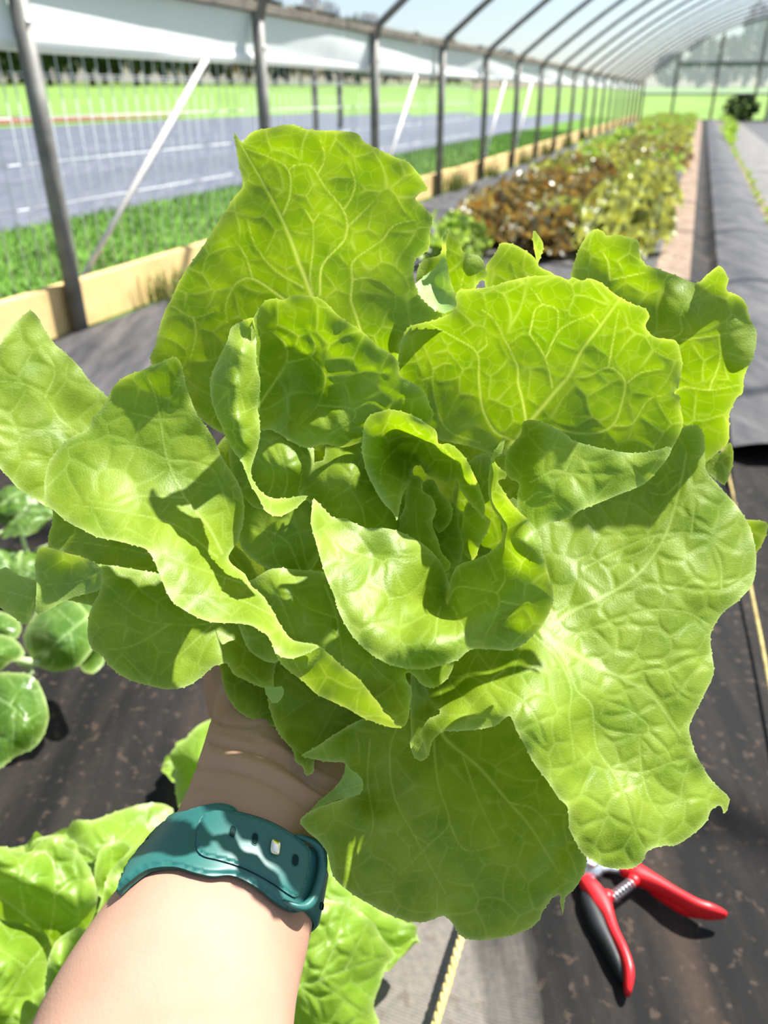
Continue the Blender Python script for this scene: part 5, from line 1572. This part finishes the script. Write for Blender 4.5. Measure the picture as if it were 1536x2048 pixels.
# seedlings in the right strip
sm = leaf_mesh('seedling', [rot_part(rosette_leaf(300 + i, 0.07, 0.035, 0.9, 0.5, 0.2, 0.05, 6, 8), i * 1.3) for i in range(5)], M['green_leaf'])
a = 2.2
while a < 24:
    o = bpy.data.objects.new('seedling', sm)
    COL.objects.link(o)
    big = rr_.uniform(0.5, 0.9) if a < 12 else rr_.uniform(1.6, 3.2)
    o.location = G(a, 0.445 + rr_.uniform(-0.015, 0.015) + (0.12 if a > 15 else 0), 0.008)
    o.rotation_euler = (0, 0, rr_.uniform(0, 6.28)); o.scale = (big,) * 3
    tag(o, 'small green seedling in the thin soil strip level with the ' + ords[max(0, min(18, int(round((a - 1.79) / 1.22))))] + ' hoop', 'seedling', 'seedlings in the right strip')
    a += 0.42 if a < 12 else 0.6
# a shrubby plant at the far end
o = bpy.data.objects.new('dark_shrub', crowns['crown_dark'][0]); COL.objects.link(o)
o.location = G(24.0, 0.95, 0.30); o.scale = (0.42, 0.42, 0.28)
tag(o, 'dark bushy plant by the far end wall', 'shrub')
# ------------------------------------------------------------------ pruning shears on the ground
M['redgrip'] = plain('red_coated_handle', (0.62, 0.012, 0.017), 0.38, 0.05, 30, 0.45)
M['blackgrip'] = plain('black_rubber_grip', (0.010, 0.011, 0.013), 0.5, 0.1, 60, 0.4)
M['steel'] = plain('bare_steel', (0.62, 0.63, 0.65), 0.28, 0.08, 40, 0.5, 0.0, 0.9)
sh = thing('pruning_shears', 'red handled pruning shears lying open on the black ground cover', 'shears', ground_at(1200, 1770))
bpy.context.view_layer.update()
SM = sh.matrix_world.inverted()


def spart(o, parent=None):
    p = parent or sh
    bpy.context.view_layer.update()
    o.parent = p
    o.matrix_parent_inverse = p.matrix_world.inverted()
    return o


def gp(px, py, h):
    return tuple(ground_at(px, py, h - 0.009))


def bar(name, keys, mat, step=0.003, seg=16):
    """keys: pixel x, pixel y, height, half width, half height -> rounded bar lying on the ground"""
    c = crom([gp(k[0], k[1], k[2]) for k in keys], step)
    kk = np.linspace(0, 1, len(keys)); tt_ = np.linspace(0, 1, len(c))
    a = np.interp(tt_, kk, [k[3] for k in keys]); b_ = np.interp(tt_, kk, [k[4] for k in keys])
    V, Fc = [], []
    for i in range(len(c)):
        t_ = c[min(i + 1, len(c) - 1)] - c[max(i - 1, 0)]; t_ /= np.linalg.norm(t_)
        lat = np.cross(t_, (0, 0, 1)); lat /= np.linalg.norm(lat)
        u_ = np.cross(lat, t_)
        e = 1.0
        if i < 4 or i > len(c) - 5:
            q = min(i, len(c) - 1 - i); e = (0.55, 0.78, 0.9, 0.97)[q]
        for k in range(seg):
            q = 2 * math.pi * k / seg
            x = math.copysign(abs(math.cos(q)) ** 0.7, math.cos(q)); y = math.copysign(abs(math.sin(q)) ** 0.7, math.sin(q))
            V.append(c[i] + lat * (x * a[i] * e) + u_ * (y * b_[i] * e))
    n = len(c)
    for i in range(n - 1):
        for k in range(seg):
            p0, p1 = i * seg + k, i * seg + (k + 1) % seg
            Fc.append((p0, p1, p1 + seg, p0 + seg))
    Fc.append(tuple(range(seg))); Fc.append(tuple((n - 1) * seg + k for k in range(seg)))
    return mesh_obj(name, V, Fc, mat)


h1 = spart(bar('handle', [(1163, 1755, .016, .006, .007), (1180, 1775, .016, .0075, .008), (1198, 1800, .016, .0085, .008), (1213, 1830, .016, .0052, .008), (1226, 1868, .016, .0045, .009), (1243, 1905, .016, .0042, .010), (1256, 1945, .015, .0042, .010), (1256, 1990, .013, .0032, .007)], M['redgrip']))
spart(bar('spring_seat', [(1200, 1798, .017, .005, .006), (1219, 1794, .017, .006, .0065), (1227, 1795, .017, .005, .0055)], M['redgrip'], 0.002), h1)
spart(bar('grip', [(1166, 1785, .012, .005, .0075), (1180, 1815, .012, .0075, .009), (1199, 1860, .012, .008, .0095), (1220, 1900, .012, .007, .0095), (1238, 1940, .012, .0055, .009), (1247, 1965, .012, .003, .006)], M['blackgrip']), h1)
h2 = spart(bar('handle', [(1240, 1738, .016, .006, .007), (1262, 1743, .016, .0085, .008), (1287, 1755, .016, .0058, .008), (1320, 1773, .016, .0045, .008), (1360, 1797, .016, .0045, .0085), (1400, 1818, .016, .0045, .009), (1452, 1831, .014, .0030, .006)], M['redgrip']))
spart(bar('spring_seat', [(1272, 1752, .017, .005, .006), (1265, 1764, .017, .0055, .006), (1260, 1770, .017, .005, .0055)], M['redgrip'], 0.002), h2)
spart(bar('grip', [(1290, 1766, .008, .004, .006), (1330, 1790, .008, .0055, .007), (1370, 1815, .008, .0055, .007), (1410, 1830, .008, .004, .006)], M['redgrip']), h2)
# coil spring
s0, s1 = Vector(gp(1224, 1796, .017)), Vector(gp(1263, 1766, .017))
d = (s1 - s0).normalized(); u_ = Vector((0, 0, 1)); v_ = d.cross(u_)
hel = [s0.lerp(s1, q) + (u_ * math.cos(q * 2 * math.pi * 6.5) + v_ * math.sin(q * 2 * math.pi * 6.5)) * 0.0042 for q in np.linspace(0, 1, 130)]
spart(tube('coil_spring', hel, 0.0008, M['steel'], None, 6))
# pivot, blade and counter blade
pc = Vector(gp(1182, 1735, .016))
bmv = bmesh.new()
bmesh.ops.create_cone(bmv, cap_ends=True, segments=24, radius1=0.011, radius2=0.0095, depth=0.012, matrix=Matrix.Translation(pc))
pv = spart(bm_obj('pivot_bolt', bmv, M['steel'], None, True))
bmv = bmesh.new()
bmesh.ops.create_cone(bmv, cap_ends=True, segments=6, radius1=0.006, radius2=0.006, depth=0.005, matrix=Matrix.Translation(pc + Vector((0, 0, 0.008))))
spart(bm_obj('hex_nut', bmv, M['steel'], None), pv)
spart(bar('neck', [(1172, 1765, .015, .006, .004), (1182, 1738, .015, .008, .004), (1200, 1722, .015, .007, .0035)], M['steel']))
spart(bar('neck', [(1248, 1740, .013, .006, .004), (1215, 1732, .013, .006, .004), (1185, 1735, .013, .008, .004)], M['steel']))


def blade(name, pts, z, th):
    V = [Vector(gp(x, y, z)) for x, y in pts] + [Vector(gp(x, y, z)) + Vector((0, 0, th)) for x, y in pts]
    n = len(pts)
    Fc = [tuple(range(n))[::-1], tuple(range(n, 2 * n))] + [(i, (i + 1) % n, n + (i + 1) % n, n + i) for i in range(n)]
    return spart(mesh_obj(name, V, Fc, M['steel'], None, False))


blade('cutting_blade', [(1180, 1745), (1200, 1725), (1215, 1690), (1215, 1650), (1200, 1610), (1185, 1640), (1172, 1690), (1168, 1725)], 0.016, 0.0025)
blade('counter_blade', [(1170, 1740), (1190, 1720), (1180, 1690), (1160, 1660), (1135, 1640), (1130, 1652), (1140, 1690), (1155, 1725)], 0.0125, 0.003)

# ------------------------------------------------------------------ yellow cords
M['cord'] = plain('braided_cord', (0.52, 0.40, 0.16), 0.75, 0.25, 60, 0.2)


def cord(name, pix, label, r=0.0032):
    c = crom([gp(x, y, h) for x, y, h in pix], 0.004)
    t = thing(name, label, 'cord', Vector(c[0]))
    bpy.context.view_layer.update()
    L_ = np.concatenate([[0], np.cumsum(np.linalg.norm(np.diff(c, axis=0), axis=1))])
    for k in range(3):
        pts = []
        for i in range(len(c)):
            t_ = c[min(i + 1, len(c) - 1)] - c[max(i - 1, 0)]; t_ /= np.linalg.norm(t_)
            lat = np.cross(t_, (0, 0, 1)); u2 = np.cross(lat, t_)
            q = L_[i] * 2 * math.pi / 0.022 + k * 2.094
            pts.append(c[i] + (lat * math.cos(q) + u2 * math.sin(q)) * r * 0.55)
        o = tube('strand', pts, r * 0.6, M['cord'], None, 6)
        parent_keep(o, t)
    return t


cord('braided_cord', [(1075, 1480, .017), (1010, 1620, .017), (965, 1740, .017), (930, 1850, .017), (912, 1910, .017), (893, 1975, .017), (875, 2035, .017), (850, 2120, .017)], 'yellow braided cord across the pale cover at the bottom')
cord('string_line', [(1440, 880, .018), (1470, 1010, .016), (1500, 1170, .014), (1520, 1270, .014), (1545, 1400, .014), (1580, 1560, .014)], 'thin yellow string along the dark cover at the right edge', 0.0022)
